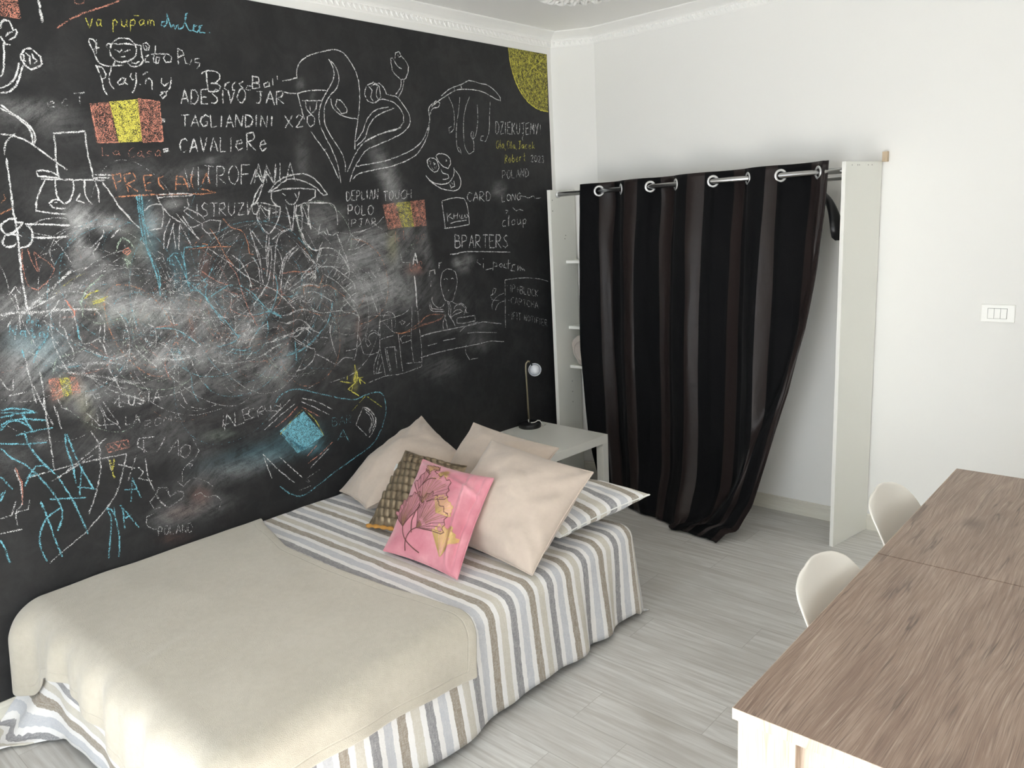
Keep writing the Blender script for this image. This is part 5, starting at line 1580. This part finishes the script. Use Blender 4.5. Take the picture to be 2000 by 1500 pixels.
spread = tag(mobj('bedspread', V, grid_faces(nu, nv), M['stripes'], uvs=UV), 'striped cotton bedspread in taupe, white, grey and beige hanging to the floor over the bed', 'bedspread')
mod_solid(spread, 0.003, 0.0)
# cream fleece blanket over the foot half
nu, nv = 110, 100; V, UV = [], []
for i in range(nu):
    for j in range(nv):
        a = i/(nu-1); b = j/(nv-1)
        sa = a*1.55
        tt = interp(sa, [0, 0.10, 0.38, 0.70, 1.05, 1.35, 1.5, 1.6], [1.735, 1.69, 1.615, 1.612, 1.645, 1.675, 1.65, 1.64])
        fd = interp(sa, [0, 0.13, 0.2, 0.35, 0.57, 0.88, 1.2, 1.6], [0.36, 0.35, 0.26, 0.20, 0.20, 0.29, 0.33, 0.33])
        t = (YF-fd)+(tt-(YF-fd))*b
        sx = interp(t, [0.4, 0.95, 1.15, 1.35, 1.65, 1.75], [0.20, 0.20, 0.20, 0.215, 0.25, 0.25])
        s = -0.015+(SX+sx+0.015)*a
        p = drape(s, t, 0.012, 0.10, 0.004, 1.9)
        if s < SX+0.02 and t > YF-0.02:
            w = 0.005*fbm(s*2.6, t*2.6, 7.0)+0.0012*fbm(s*9, t*3.0, 3.0)
            w += 0.007*math.exp(-((t-(1.70-0.35*s))/0.035)**2)*sm(0.0, 0.05, s)*sm(0.55, 0.15, s)
            w += 0.005*math.exp(-(((t-1.02)-0.25*s)/0.09)**2)*sm(0.9, 0.3, s)
            w += 0.006*math.exp(-(((s-0.80)+0.3*(t-0.9))/0.03)**2)*math.exp(-((t-0.90)/0.10)**2)
            p.z += max(-0.006, w)
        elif t < YF:
            k = sm(YF, YF-0.15, t)
            p.y -= k*(0.012*math.sin(s*23+0.5)+0.008*math.sin(s*41))
            p.y -= k*0.03*sm(0.17, 0.05, s)+0.012*k
        else:
            k = sm(SX, SX+0.2, s); p.x += k*(0.006*math.sin(t*11+1)+0.004*math.sin(t*23))+0.004
        ed = min((1-a)*(SX+0.2), b*1.1, (1-b)*1.1)
        V.append(p); UV.append((ed, t))
def blanket_finish():
    m = M['blanket']; nt = NT(m); b = m.node_tree.nodes['Principled BSDF']
    tc = nt.n('ShaderNodeTexCoord'); sp = nt.n('ShaderNodeSeparateXYZ'); nt.l(tc.outputs['UV'], sp.inputs[0])
    g = nt.math('SUBTRACT', 1.0, nt.math('MULTIPLY', nt.math('ABSOLUTE', nt.math('SUBTRACT', sp.outputs[0], 0.036)), 260.0), clamp=True)
    old = b.inputs['Normal'].links[0].from_node
    bp = nt.n('ShaderNodeBump', ins={'Strength': 0.5, 'Distance': -0.003}); nt.l(g, bp.inputs['Height']); nt.l(old.outputs[0], bp.inputs['Normal'])
    nt.l(bp.outputs[0], b.inputs['Normal'])
blanket_finish()
blanket = tag(mobj('blanket', V, grid_faces(nu, nv), M['blanket'], uvs=UV), 'cream fleece blanket spread over the foot half of the striped bed', 'blanket')
mod_solid(blanket, 0.008, 1.0); mod_sub(blanket, 1)
# ------------------------------------------------------------ cushions and pillows
def cush_fn(c, T, pinch, seed, wr=0.012, pw=0.5, extra=None):
    c = [Vector(q) for q in c]
    N = ((c[1]-c[0]).cross(c[3]-c[0])).normalized()
    def f(u, v, side, lift=0.0):
        pu = u*(1-pinch*(1-v*v)*abs(u)**1.5); pv = v*(1-pinch*(1-u*u)*abs(v)**1.5)
        a, b = (pu+1)/2, (pv+1)/2
        p = c[0]*(1-a)*(1-b)+c[1]*a*(1-b)+c[2]*a*b+c[3]*(1-a)*b
        e = max(0.0, (1-u*u)*(1-v*v)); h = T*e**pw
        w = wr*fbm(u*1.8+seed, v*1.8, side*3.0+seed)*(0.25+e)+wr*0.45*math.sin(9*(abs(u)-abs(v))+seed+4*fbm(u, v, seed))*(1-e)*e**0.3
        if extra and side > 0: w += extra(u, v, e)
        return p+N*(side*(h+w*(1 if e > 0.001 else 0))+lift)
    return f, N
def cushion(name, label, cat, corners, T, m, pinch=0.07, seed=0.0, n=41, group=None, wr=0.018, pw=0.56, extra=None, uvscale=1.0, uvoff=(0, 0)):
    f, N = cush_fn(corners, T, pinch, seed, wr, pw, extra)
    g = [math.sin((-1+2*i/(n-1))*math.pi/2*0.92)/math.sin(math.pi/2*0.92) for i in range(n)]
    V, UV, F = [], [], []; idx = {}
    for side in (1, -1):
        for i in range(n):
            for j in range(n):
                if side < 0 and (i in (0, n-1) or j in (0, n-1)): idx[(side, i, j)] = idx[(1, i, j)]; continue
                idx[(side, i, j)] = len(V); V.append(f(g[i], g[j], side)); UV.append((g[i]*uvscale+uvoff[0], g[j]*uvscale+uvoff[1]))
        for i in range(n-1):
            for j in range(n-1):
                q = [idx[(side, i, j)], idx[(side, i+1, j)], idx[(side, i+1, j+1)], idx[(side, i, j+1)]]
                F.append(q if side > 0 else q[::-1])
    o = tag(mobj(name, V, F, m, uvs=UV), label, cat, group)
    # piped seam round the rim
    per = [(g[i], -1) for i in range(n)]+[(1, g[j]) for j in range(1, n)]+[(g[i], 1) for i in range(n-2, -1, -1)]+[(-1, g[j]) for j in range(n-2, 0, -1)]
    return o, f, per
def seam(o, f, per, m, r=0.003, name='seam'):
    pts = [f(u, v, 1) for u, v in per]; tube(name, pts+[pts[0]], r, m, o, 6)
GB = 'plain beige velvet cushions'
cA, fA, pA = cushion('cushion', 'plain beige cushion leaning on the black wall at the left of the pile', 'cushion',
    [(0.40, 2.05, 0.47), (0.58, 2.55, 0.60), (0.125, 2.665, 0.735), (0.055, 2.15, 0.455)], 0.105, M['cushion'], 0.05, 1.3, group=GB)
seam(cA, fA, pA, M['cushion'])
cB, fB, pB = cushion('cushion', 'plain beige cushion standing behind the others, next to the white side table', 'cushion',
    [(0.50, 2.36, 0.45), (1.03, 2.36, 0.46), (1.09, 2.63, 0.72), (0.555, 2.63, 0.765)], 0.095, M['cushion'], 0.05, 4.1, group=GB)
seam(cB, fB, pB, M['cushion'])
cC, fC, pC = cushion('cushion', 'large plain beige cushion in front of the pile, right of the pink one', 'cushion',
    [(0.90, 2.03, 0.47), (1.44, 2.01, 0.445), (1.445, 2.405, 0.735), (0.885, 2.41, 0.785)], 0.115, M['cushion'], 0.045, 7.7, group=GB)
seam(cC, fC, pC, M['cushion'])
def scales(u, v, e):
    k = 10.0; U, W = u*k/2, v*k/2
    row = math.floor(W); fx = U+0.5*(row % 2)-math.floor(U+0.5*(row % 2))-0.5; fy = W-row
    d = math.hypot(fx*1.25, fy-0.9)
    return 0.016*max(0.0, 1-(d/0.85)**2)*min(1, e*6)-0.003
cD, fD, pD = cushion('cushion', 'bronze satin cushion quilted in scales with a mustard edge', 'cushion',
    [(0.53, 1.95, 0.445), (0.95, 1.98, 0.46), (0.79, 2.34, 0.665), (0.375, 2.33, 0.675)], 0.055, M['bronze'], 0.05, 2.2, n=97, wr=0.006, extra=scales)
pts = [fD(-1+2*k/30, -0.985, 1, 0.004) for k in range(31)]
tube('mustard_edge', pts, [0.008+0.003*math.sin(k*1.9) for k in range(31)], M['mustard'], cD, 8)['label'] = 'mustard yellow trim along the lower edge'
a_, b_ = fD(-1.0, 0.42, 1), fD(-1.0, 0.60, 1); dn = (fD(-1.0, 0.5, 1)-fD(-0.8, 0.5, 1)).normalized()
tg = mobj('care_tag', [a_, b_, b_+dn*0.035+Vector((0, 0, 0.012)), a_+dn*0.035+Vector((0, 0, 0.010))], [(0, 1, 2, 3)], M['tag'], cD, smooth=False)
tg['label'] = 'small white care tag'; mod_solid(tg, 0.001)
def pinkfold(u, v, e):
    return 0.018*math.exp(-((u-0.66+0.1*v)/0.06)**2)*min(1, e*5)-0.018*math.exp(-((u-0.82)/0.05)**2)*min(1, e*5)+0.012*math.exp(-((v-0.72+0.2*u)/0.05)**2)*min(1, e*6)
cE, fE, pE = cushion('cushion', 'pink velvet cushion printed with ginkgo leaves in front of the pile', 'cushion',
    [(0.80, 1.825, 0.447), (1.225, 1.83, 0.44), (1.135, 2.15, 0.725), (0.70, 2.16, 0.728)], 0.06, M['pink'], 0.055, 9.4, n=61, extra=pinkfold, wr=0.010)
def leaf_print():
    mk = lambda n, c, mt=0.0, r=0.6: soft_mat(n, c, r, 60, 0.15, 300, 0.0, metal=mt)
    mats = [mk('mauve_print', srgb(196, 134, 144)), mk('dark_brown_line', srgb(112, 76, 72)), mk('gold_print', srgb(222, 188, 128), 0.5, 0.4), mk('pale_gold_print', srgb(230, 176, 156), 0.2, 0.5), mk('olive_gold_print', srgb(158, 126, 88), 0.3, 0.5)]
    V, F, I = [], [], []
    def pt(u, v, l): V.append(fE(u, v, 1, l)); return len(V)-1
    def ribbon(pp, w, mi, l):
        prev = None
        for k in range(len(pp)):
            p = pp[k]; q = pp[min(k+1, len(pp)-1)]; r = pp[max(k-1, 0)]
            d = (q[0]-r[0], q[1]-r[1]); n = math.hypot(*d) or 1; o = (-d[1]/n*w, d[0]/n*w)
            cur = (pt(p[0]+o[0], p[1]+o[1], l), pt(p[0]-o[0], p[1]-o[1], l))
            if prev: F.append((prev[0], cur[0], cur[1], prev[1])); I.append(mi)
            prev = cur
    def fan(u0, v0, ang, R, spread, fill, line, streak, nl=17, notch=0.16):
        K = 28; out = []
        for k in range(K+1):
            x = -1+2*k/K; a = ang+x*spread
            rr = R*(1-notch*math.exp(-(x/0.10)**2)+0.05*math.sin(k*1.9)+0.04*math.sin(k*0.9+1)-0.18*abs(x)**3)
            out.append((u0+rr*math.cos(a), v0+rr*math.sin(a), a, rr))
        rows = 6; ids = [[pt(u0+(o[0]-u0)*q/rows, v0+(o[1]-v0)*q/rows, 0.0012) for o in out] for q in range(rows+1)]
        for q in range(rows):
            for k in range(K): F.append((ids[q][k], ids[q][k+1], ids[q+1][k+1], ids[q+1][k])); I.append(fill)
        for k in range(nl):
            x = -1+2*k/(nl-1); o = out[int((x+1)/2*K)]
            ribbon([(u0+(o[0]-u0)*q/8, v0+(o[1]-v0)*q/8) for q in range(0 if k % 2 else 1, 9)], 0.005, streak if abs(x) < 0.6 else line, 0.0018)
        bd = [(u0+(o[0]-u0)*1.0, v0+(o[1]-v0)*1.0) for o in out]
        e0 = [(u0+(out[0][0]-u0)*q/6, v0+(out[0][1]-v0)*q/6) for q in range(6)]; e1 = [(u0+(out[-1][0]-u0)*(6-q)/6, v0+(out[-1][1]-v0)*(6-q)/6) for q in range(1, 7)]
        ribbon(e0+bd+e1, 0.009, line, 0.0020)
    R_ = math.radians
    fan(-0.32, 0.04, R_(80), 0.74, R_(64), 0, 1, 4)
    fan(-0.60, -0.50, R_(106), 0.72, R_(50), 0, 1, 4)
    fan(-0.18, -0.46, R_(58), 0.74, R_(54), 0, 1, 4)
    fan(-0.44, 0.66, R_(96), 0.27, R_(60), 3, 1, 2)
    fan(-0.30, 0.60, R_(28), 0.40, R_(26), 2, 3, 2, 9)
    fan(0.20, -0.08, R_(62), 0.36, R_(58), 3, 2, 2)
    fan(0.55, -0.80, R_(92), 0.56, R_(36), 2, 2, 3, 13)
    def curve(p, n=14):
        o = []
        for k in range(n+1):
            t = k/n; o.append(((1-t)**2*p[0][0]+2*t*(1-t)*p[1][0]+t*t*p[2][0], (1-t)**2*p[0][1]+2*t*(1-t)*p[1][1]+t*t*p[2][1]))
        return o
    for c in ([(-0.32, 0.04), (-0.46, -0.35), (-0.26, -0.58)], [(-0.60, -0.50), (-0.50, -0.78), (0.02, -0.88)], [(-0.18, -0.46), (-0.44, -0.60), (-0.38, -0.92)], [(-0.44, 0.66), (-0.46, 0.45), (-0.6, 0.30)], [(-0.2, 0.6), (-0.4, 0.6), (-0.5, 0.40)]):
        ribbon(curve(c), 0.011, 1, 0.0022)
    o = mobj('leaf_print', V, F, None, cE, mats=mats, midx=I); o['label'] = 'mauve and gold ginkgo leaf print'
leaf_print()
seam(cE, fE, pE, M['pink'], 0.003)
f_c = [(0.78, 2.23, 0.49), (1.375, 2.26, 0.49), (1.485, 2.755, 0.54), (0.78, 2.71, 0.54)]
cF, fF, pF = cushion('pillow', 'striped bed pillow lying flat at the head corner of the bed', 'pillow', f_c, 0.075, M['stripes'], 0.07, 5.0, n=49, uvscale=0.24, uvoff=(0, 0.06), wr=0.014, pw=0.42)
seam(cF, fF, pF, M['tag'], 0.003)
# ------------------------------------------------------------ side table and lamp
tb = thing('side_table', 'square white lacquered side table in the corner beside the head of the bed', 'side table', (0.602, 3.702, 0), math.radians(-3))
box('table_top', -0.585, 0, -0.575, 0, 0.40, 0.45, M['lacquer'], tb, 0.002)
for x in (-0.585, -0.05):
    for y in (-0.575, -0.05): box('leg', x, x+0.05, y, y+0.05, 0, 0.40, M['lacquer'], tb, 0.002)
lp = thing('table_lamp', 'small lamp with white ball shade and brass stem on the white side table', 'lamp', (0.088, 3.585, 0.45))
lathe('lamp_base', [(0, 0), (0.068, 0), (0.071, 0.003), (0.071, 0.024), (0.068, 0.028), (0.018, 0.029), (0.016, 0.034), (0, 0.034)], M['black'], lp, seg=48)
st = [(-0.012, 0.006, 0.03), (-0.014, 0.007, 0.12), (-0.018, 0.010, 0.26), (-0.021, 0.012, 0.38), (-0.020, 0.016, 0.405), (-0.012, 0.026, 0.418), (-0.002, 0.034, 0.414)]
tube('stem', st, 0.0065, M['brass'], lp, 14)
toC = Vector((0.62, -0.74, 0.18)).normalized(); rot = toC.to_track_quat('Z', 'Y').to_matrix().to_4x4()
hc = Vector((-0.012, 0.088, 0.352))
prof = [(0.0, -0.042)]+[(0.042*math.sin(a), -0.042*math.cos(a)) for a in [math.pi*k/16 for k in range(1, 11)]]+[(0.037, 0.013), (0.034, 0.004)]
sh = lathe('lamp_shade', prof, M['opal'], lp, seg=40, mtx=Matrix.Translation(hc) @ rot)
prof = [(0.033*math.sin(a), 0.012-0.033*math.cos(a)) for a in [math.pi*k/16 for k in range(17)]]
lathe('bulb', prof, M['opal'], sh, seg=32, mtx=Matrix.Translation(hc) @ rot)
tube('shade_arm', [(-0.006, 0.034, 0.414), (-0.012, 0.052, 0.402), (-0.015, 0.066, 0.385)], 0.005, M['black'], lp, 10)
cp = [(-0.006, -0.002, 0.05), (-0.002, -0.008, 0.036), (0.006, -0.010, 0.031), (0.022, 0.0, 0.031), (0.036, 0.014, 0.034), (0.046, 0.026, 0.044), (0.055, 0.036, 0.040), (0.062, 0.046, 0.02), (0.066, 0.056, 0.004), (0.055, 0.09, 0.003)]
tube('power_cord', cp, 0.003, M['cord'], lp, 8)
# ------------------------------------------------------------ wardrobe niche
wd = thing('wardrobe', 'open white wardrobe frame with shelves and chrome rails behind the dark curtain', 'wardrobe', (1.0, 4.0, 0))
wb = lambda n, x0, x1, y0, y1, z0, z1, m, p=wd, bev=0.0015, mtx=None: box(n, x0-1.0, x1-1.0, y0-4.0, y1-4.0, z0, z1, m, p, bev, mtx)
sp1 = wb('side_panel', 0.093, 0.117, 3.852, 4.098, 0, 1.902, M['melamine'])
wb('edge_band', 0.0925, 0.1175, 3.850, 3.853, 0, 1.9025, M['edge'], sp1, 0.0005)
RM = Matrix.Translation((0.873, -0.148, 0)) @ Matrix.Rotation(math.radians(-10.5), 4, 'Z') @ Matrix.Translation((-0.873, 0.148, 0))
sp2 = wb('side_panel', 1.873, 1.891, 3.852, 4.183, 0, 1.921, M['melamine'], mtx=RM)
wb('edge_band', 1.8725, 1.8915, 3.850, 3.853, 0, 1.9215, M['edge'], sp2, 0.0005, RM)
wb('divider_panel', 0.62, 0.638, 3.99, 4.17, 0.0, 1.80, M['melamine'])
for z in (1.462, 1.040, 0.781):
    sh_ = wb('shelf', 0.1175, 0.62, 3.986, 4.112, z-0.018, z, M['melamine'])
    wb('edge_band', 0.1175, 0.62, 3.9845, 3.987, z-0.0182, z+0.0002, M['edge'], sh_, 0.0003)
bm = bmesh.new(); add_tube(bm, [(-0.883, -0.08, 1.874), (0.0, -0.08, 1.880), (0.872, -0.08, 1.884)], 0.0145, 20); bmo('curtain_rod', bm, M['chrome'], wd, True)
bm = bmesh.new(); add_tube(bm, [(-0.36, 0.06, 1.845), (0.0, 0.06, 1.850), (0.895, 0.06, 1.855)], 0.0125, 16); bmo('hanging_rail', bm, M['chrome'], wd, True)
for x, y, z, q in ((-0.88, -0.08, 1.874, 1), (0.868, -0.08, 1.884, -1)):
    bm = bmesh.new(); add_tube(bm, [(x, y, z), (x+0.012*q, y, z)], 0.021, 20); bmo('rod_socket', bm, M['ring'], wd, True)
for x, y, z in ((0.1176, 3.868, 1.84), (0.1176, 3.868, 1.775), (0.1176, 3.98, 1.60), (0.1176, 3.99, 1.62), (0.1176, 4.0, 0.67), (0.1176, 4.0, 0.60), (0.1176, 4.0, 0.53)):
    hl = bmesh.new(); add_tube(hl, [(x-1.0-0.002, y-4.0, z), (x-1.0+0.0006, y-4.0, z)], 0.0032, 8); bmo('peg_hole', hl, M['switch_gap'], sp1)
for y in (0.055, 0.105, 0.12, 0.20, 0.235):
    p = RM @ Vector((0.8912, -0.148+y, 1.905)); q = RM @ Vector((0.8895, -0.148+y, 1.905)); hl = bmesh.new(); add_tube(hl, [q, p], 0.003, 8); bmo('peg_hole', hl, M['switch_gap'], sp2)
wb('wall_cleat', 1.955, 1.978, 4.155, 4.184, 1.918, 1.966, M['raw_wood'])
# folded fleece on the shelf
n1, n2 = 40, 24; V, F = [], []
for i in range(n1):
    for j in range(n2):
        a = 2*math.pi*i/n1; b = -1+2*j/(n2-1)
        ca, sa = math.cos(a), math.sin(a); ex = 0.62
        k = (1-abs(b)**6)**0.5*0.25+0.75 if abs(b) < 1 else 0.72
        x = 0.115*abs(ca)**ex*(1 if ca > 0 else -1)*k; z = 0.098*abs(sa)**ex*(1 if sa > 0 else -1)*k
        x += 0.02*(-z/0.1); ly = math.sin(a*5+0.6*b)*0.004+0.004*fbm(a*2, b*3, 1)
        V.append((x*(1+ly*12), b*0.062, z*(1+ly*9)+0.100))
F = [(i*n2+j, ((i+1) % n1)*n2+j, ((i+1) % n1)*n2+j+1, i*n2+j+1) for i in range(n1) for j in range(n2-1)]
F += [tuple(i*n2 for i in range(n1))[::-1], tuple(i*n2+n2-1 for i in range(n1))]
tw = tag(mobj('folded_blanket', V, F, M['towel']), 'greige fleece folded on the lowest visible wardrobe shelf', 'folded blanket'); tw.location = (0.252, 4.042, 0.781)
for k, (dx, dz) in enumerate(((-0.02, 0.0), (0.02, 0.012))):
    pts = [(dx+0.075*math.cos(q)*(1 - 0.25*k), -0.0635-0.003*math.sin(3*q), 0.10+dz+0.070*math.sin(q)*(1-0.3*k)) for q in [math.pi*(0.55+1.0*i/14) for i in range(15)]]
    tube('fold_edge', pts, 0.006, M['towel'], tw, 8)
# hanger on the rear rail
hg = thing('clothes_hanger', 'black plastic clothes hanger on the rear rail at the right end of the wardrobe', 'hanger', (1.70, 4.06, 1.855))
pts = [(0.0, -0.001+0.019*math.sin(a), 0.004+0.019*math.cos(a)) for a in [math.radians(-95+k*25) for k in range(10)]]+[(0.0, 0.002, -0.03), (0.0, 0.0, -0.065)]
tube('hook', pts, 0.0028, M['chrome'], hg, 8)
V = []
ns = 25
for i in range(ns):
    u = -1+2*i/(ns-1); au = abs(u)
    c = Vector((0.125*u, -0.105*u, -0.075-0.035*au-0.15*au**2.4)); w = 0.010+0.028*au**1.5; h = 0.015+0.028*au**1.2
    for k in range(10):
        a = 2*math.pi*k/10; V.append(c+Vector((0.64, 0.76, 0))*w*math.cos(a)+Vector((0, 0, 1))*h*math.sin(a))
F = [(i*10+k, i*10+(k+1) % 10, (i+1)*10+(k+1) % 10, (i+1)*10+k) for i in range(ns-1) for k in range(10)]+[tuple(range(10))[::-1], tuple((ns-1)*10+k for k in range(10))]
mobj('hanger_body', V, F, M['black_plastic'], hg)
# ------------------------------------------------------------ curtain
LP = [(0.324, 3.92, 1.922), (0.331, 3.915, 1.556), (0.338, 3.90, 0.923), (0.382, 3.88, 0.40), (0.474, 3.83, 0.124), (0.56, 3.78, 0.012)]
RP = [(1.788, 3.92, 1.936), (1.783, 3.905, 1.68), (1.765, 3.89, 1.434), (1.73, 3.87, 1.13), (1.667, 3.85, 0.811), (1.576, 3.82, 0.475), (1.512, 3.77, 0.185), (1.475, 3.68, 0.067), (1.398, 3.575, 0.012)]
def arc(P):
    P = [Vector(p) for p in P]; L = [0.0]
    for a, b in zip(P, P[1:]): L.append(L[-1]+(b-a).length)
    xs = [l/L[-1] for l in L]
    return lambda t: Vector([interp(t, xs, [p[k] for p in P]) for k in range(3)])
fl_, fr_ = arc(LP), arc(RP)
KN = [-0.06, 0.076, 0.183, 0.318, 0.430, 0.584, 0.718, 0.837, 0.965, 1.09]
def phase(s): return interp(s, KN, [-1, 0, 1, 2, 3, 4, 5, 6, 7, 8])
def curt(s, t):
    a, b = fl_(t), fr_(t)
    p = a.lerp(b, s)
    # the cloth hangs straight; only the part beyond the swept hem is gathered into a flap along the right edge
    xl = 0.324+(a.x-0.324)*(1-s)**2; xv = xl+1.464*s; w = interp(t, [0, 0.3, 0.6, 0.8, 0.92, 1.0], [0.02, 0.03, 0.06, 0.10, 0.17, 0.30]); x1 = b.x-w
    s1 = min(1.0, (x1-0.324)/1.464); g = 0.0
    if xv <= x1 or s1 >= 1.0: p.x = min(xv, b.x)
    else: g = min(1.0, (s-s1)/(1-s1)); p.x = x1+w*g
    k = sm(0.0, 0.12, g)
    ph = phase(s)*math.pi
    d = math.sin(ph); d = math.copysign(abs(d)**0.75, d)
    A = interp(t, [0, 0.05, 0.5, 0.85, 0.96, 1.0], [0.036, 0.048, 0.064, 0.056, 0.035, 0.012])*(1-0.75*k)
    sharp = 0.012*math.sin(2*ph+0.8*math.sin(t*3+s*9))*sm(0.05, 0.4, t)*(1-k)
    p.y += A*d*(1.0 if d < 0 else 1-0.45*sm(0.03, 0.2, t))-0.018*sm(0.05, 0.2, t)+0.010*fbm(s*9, t*2, 3.3)*sm(0.05, 0.3, t)
    p.x += sharp+0.008*fbm(s*5, t*1.8, 8.0)*sm(0.05, 0.3, t)*(1-k)
    # rolled ridge where the flap begins, and fabric bunched on the floor
    u = (p.x-(x1+0.02))/0.035
    if t > 0.2: p.y -= (0.065*math.exp(-u*u)+0.02*k)*sm(0.25, 0.7, t)*(1-0.5*sm(0.95, 1, t))
    p.y -= 0.05*sm(0.80, 0.95, t)*math.exp(-((s-0.55)/0.35)**2)
    p.z += 0.03*math.exp(-((t-0.965)/0.02)**2)*(0.4+0.6*math.sin(s*14+1)**2)*s
    p.z = max(0.008, p.z)
    return p
nu, nv = 281, 96; V, UV = [], []; aw = 0.0; prev = None
for i in range(nu):
    s = i/(nu-1); c0 = curt(s, 0.35)
    if prev: aw += (c0-prev).length
    prev = c0
    for j in range(nv):
        t = j/(nv-1); V.append(curt(s, t)); UV.append((aw, t*2.0))
cu = tag(mobj('curtain', V, grid_faces(nu, nv), M['curtain'], uvs=UV), 'black and brown striped velvet curtain on eyelets, hem trailing on the floor', 'curtain')
mod_solid(cu, 0.003, 0.0)
for s in KN[1:9]:
    t0 = 0.028; p = curt(s, t0); tx = curt(s+0.012, t0)-curt(s-0.012, t0); tx.z = 0; tx.normalize()
    nrm = tx.cross(Vector((0, 0, 1))).normalized(); rodz = 1.874+(p.x-0.117)/1.755*0.010
    bm = bmesh.new(); q = nrm.to_track_quat('Z', 'Y').to_matrix().to_4x4()
    mt_ = Matrix.Translation((p.x, p.y, rodz)) @ q
    add_torus(bm, 0.0265, 0.0065, mt_ @ Matrix.Diagonal((1, 1, 0.75, 1)))
    bmo('eyelet', bm, M['ring'], cu, True)
# ------------------------------------------------------------ dining table
dt = thing('dining_table', 'long table with a brown oak top in two leaves at the right', 'table', (2.578, 1.321, 0))
TW, T1, T2 = 0.82, 0.905, 1.813
for y0, y1 in ((0.0, T1-0.001), (T1+0.001, T2)):
    lf = box('table_leaf', 0.0015, TW-0.0015, y0+0.0015, y1-0.001, 0.7245, 0.75, M['desk_top'], dt, 0.0006)
    bm = bmesh.new()
    add_box(bm, 0, TW, y0, y0+0.0014, 0.7245, 0.7495) if y0 == 0 else None
    add_box(bm, 0, 0.0014, y0+0.0015, y1-0.001, 0.7245, 0.7495); add_box(bm, TW-0.0014, TW, y0+0.0015, y1-0.001, 0.7245, 0.7495)
    if y0 > 0: add_box(bm, 0, TW, y1-0.0009, y1, 0.7245, 0.7495)
    bmo('edge_band', bm, M['desk_leg'], lf)['label'] = 'pale oak edge band'
for x in (0.008, TW-0.128):
    for y in (0.010, T2-0.058): box('leg', x, x+0.12, y, y+0.048, 0, 0.724, M['desk_leg'], dt, 0.001)['label'] = 'pale oak panel leg'
for y in (0.034, T2-0.052): box('apron', 0.128, TW-0.128, y, y+0.018, 0.60, 0.724, M['desk_leg'], dt, 0.001)
for x in (0.11, TW-0.128): box('apron', x, x+0.018, 0.058, T2-0.058, 0.63, 0.724, M['desk_leg'], dt, 0.001)
# ------------------------------------------------------------ chairs
def chair(label, loc, rz):
    c = thing('dining_chair', label, 'chair', loc, rz, 'white shell chairs at the table')
    prof = [(0.235, 0.425), (0.215, 0.440), (0.17, 0.448), (0.09, 0.440), (0.0, 0.432), (-0.08, 0.432), (-0.135, 0.448), (-0.172, 0.485), (-0.193, 0.54), (-0.208, 0.61), (-0.222, 0.68), (-0.238, 0.745), (-0.252, 0.795), (-0.262, 0.828), (-0.266, 0.842)]
    hw = [0.165, 0.195, 0.212, 0.222, 0.226, 0.224, 0.218, 0.208, 0.200, 0.200, 0.203, 0.196, 0.172, 0.128, 0.07]
    nu = 29; V = []
    def pr(k):
        i = min(int(k), len(prof)-2); f = k-i
        return [prof[i][0]+(prof[i+1][0]-prof[i][0])*f, prof[i][1]+(prof[i+1][1]-prof[i][1])*f, hw[i]+(hw[i+1]-hw[i])*f]
    for i in range(nu):
        k = i/(nu-1)*(len(prof)-1); x, z, w = pr(k); b = i/(nu-1)
        back = sm(0.38, 0.62, b)
        for j in range(21):
            v = -1+2*j/20
            up = (1-back)*0.045*abs(v)**2.6*sm(0.0, 0.25, b); fw = back*0.075*(1-sm(0.62, 0.98, b))*abs(v)**2.2; z -= 0
            V.append((x+fw, v*w, z+up-0.02*sm(0.8, 1.0, b)*v*v))
    o = mobj('seat_shell', V, grid_faces(nu, 21), M['plastic'], c); mod_solid(o, 0.007, 0.0); mod_sub(o, 1)
    for sx in (0.16, -0.12):
        for sy in (-0.14, 0.14):
            q = 1 if sx > 0 else -1; w = 1 if sy > 0 else -1
            tube('leg', [(sx*0.8, sy*0.8, 0.415), (sx+q*0.06, sy+w*0.06, 0.03)], [0.014, 0.010], M['beech'], c, 12)
    bm = bmesh.new()
    add_tube(bm, [(0.145, -0.125, 0.35), (-0.115, 0.125, 0.35)], 0.004, 8); add_tube(bm, [(0.145, 0.125, 0.35), (-0.115, -0.125, 0.35)], 0.004, 8)
    add_box(bm, -0.10, 0.12, -0.115, 0.115, 0.412, 0.418)
    bmo('leg_brace', bm, M['black'], c)
    return c
chair('white plastic shell chair tucked under the near leaf of the table', (2.753, 1.97, -0.03), 0.0)
chair('white plastic shell chair tucked under the far leaf of the table, nearer the wardrobe', (2.720, 2.635, -0.03), 0.0)
# ------------------------------------------------------------ light switch
sw = thing('light_switch', 'white three-rocker light switch plate on the back wall at the right', 'light switch', (2.4875, BY, 1.193))
box('switch_plate', -0.069, 0.069, -0.010, -0.0002, -0.041, 0.041, M['switch'], sw, 0.004)
box('rocker_frame', -0.0405, 0.0385, -0.0108, -0.006, -0.0245, 0.0245, M['switch_gap'], sw, 0.0005)
for k in range(3):
    x = -0.039+k*0.0257; bm = bmesh.new(); add_box(bm, x, x+0.0245, -0.0135, -0.009, -0.023, 0.023, 0.001)
    for v in bm.verts:
        if v.co.z > 0 and v.co.y < -0.012: v.co.y += 0.0022
    bmo('rocker', bm, M['switch'], sw)
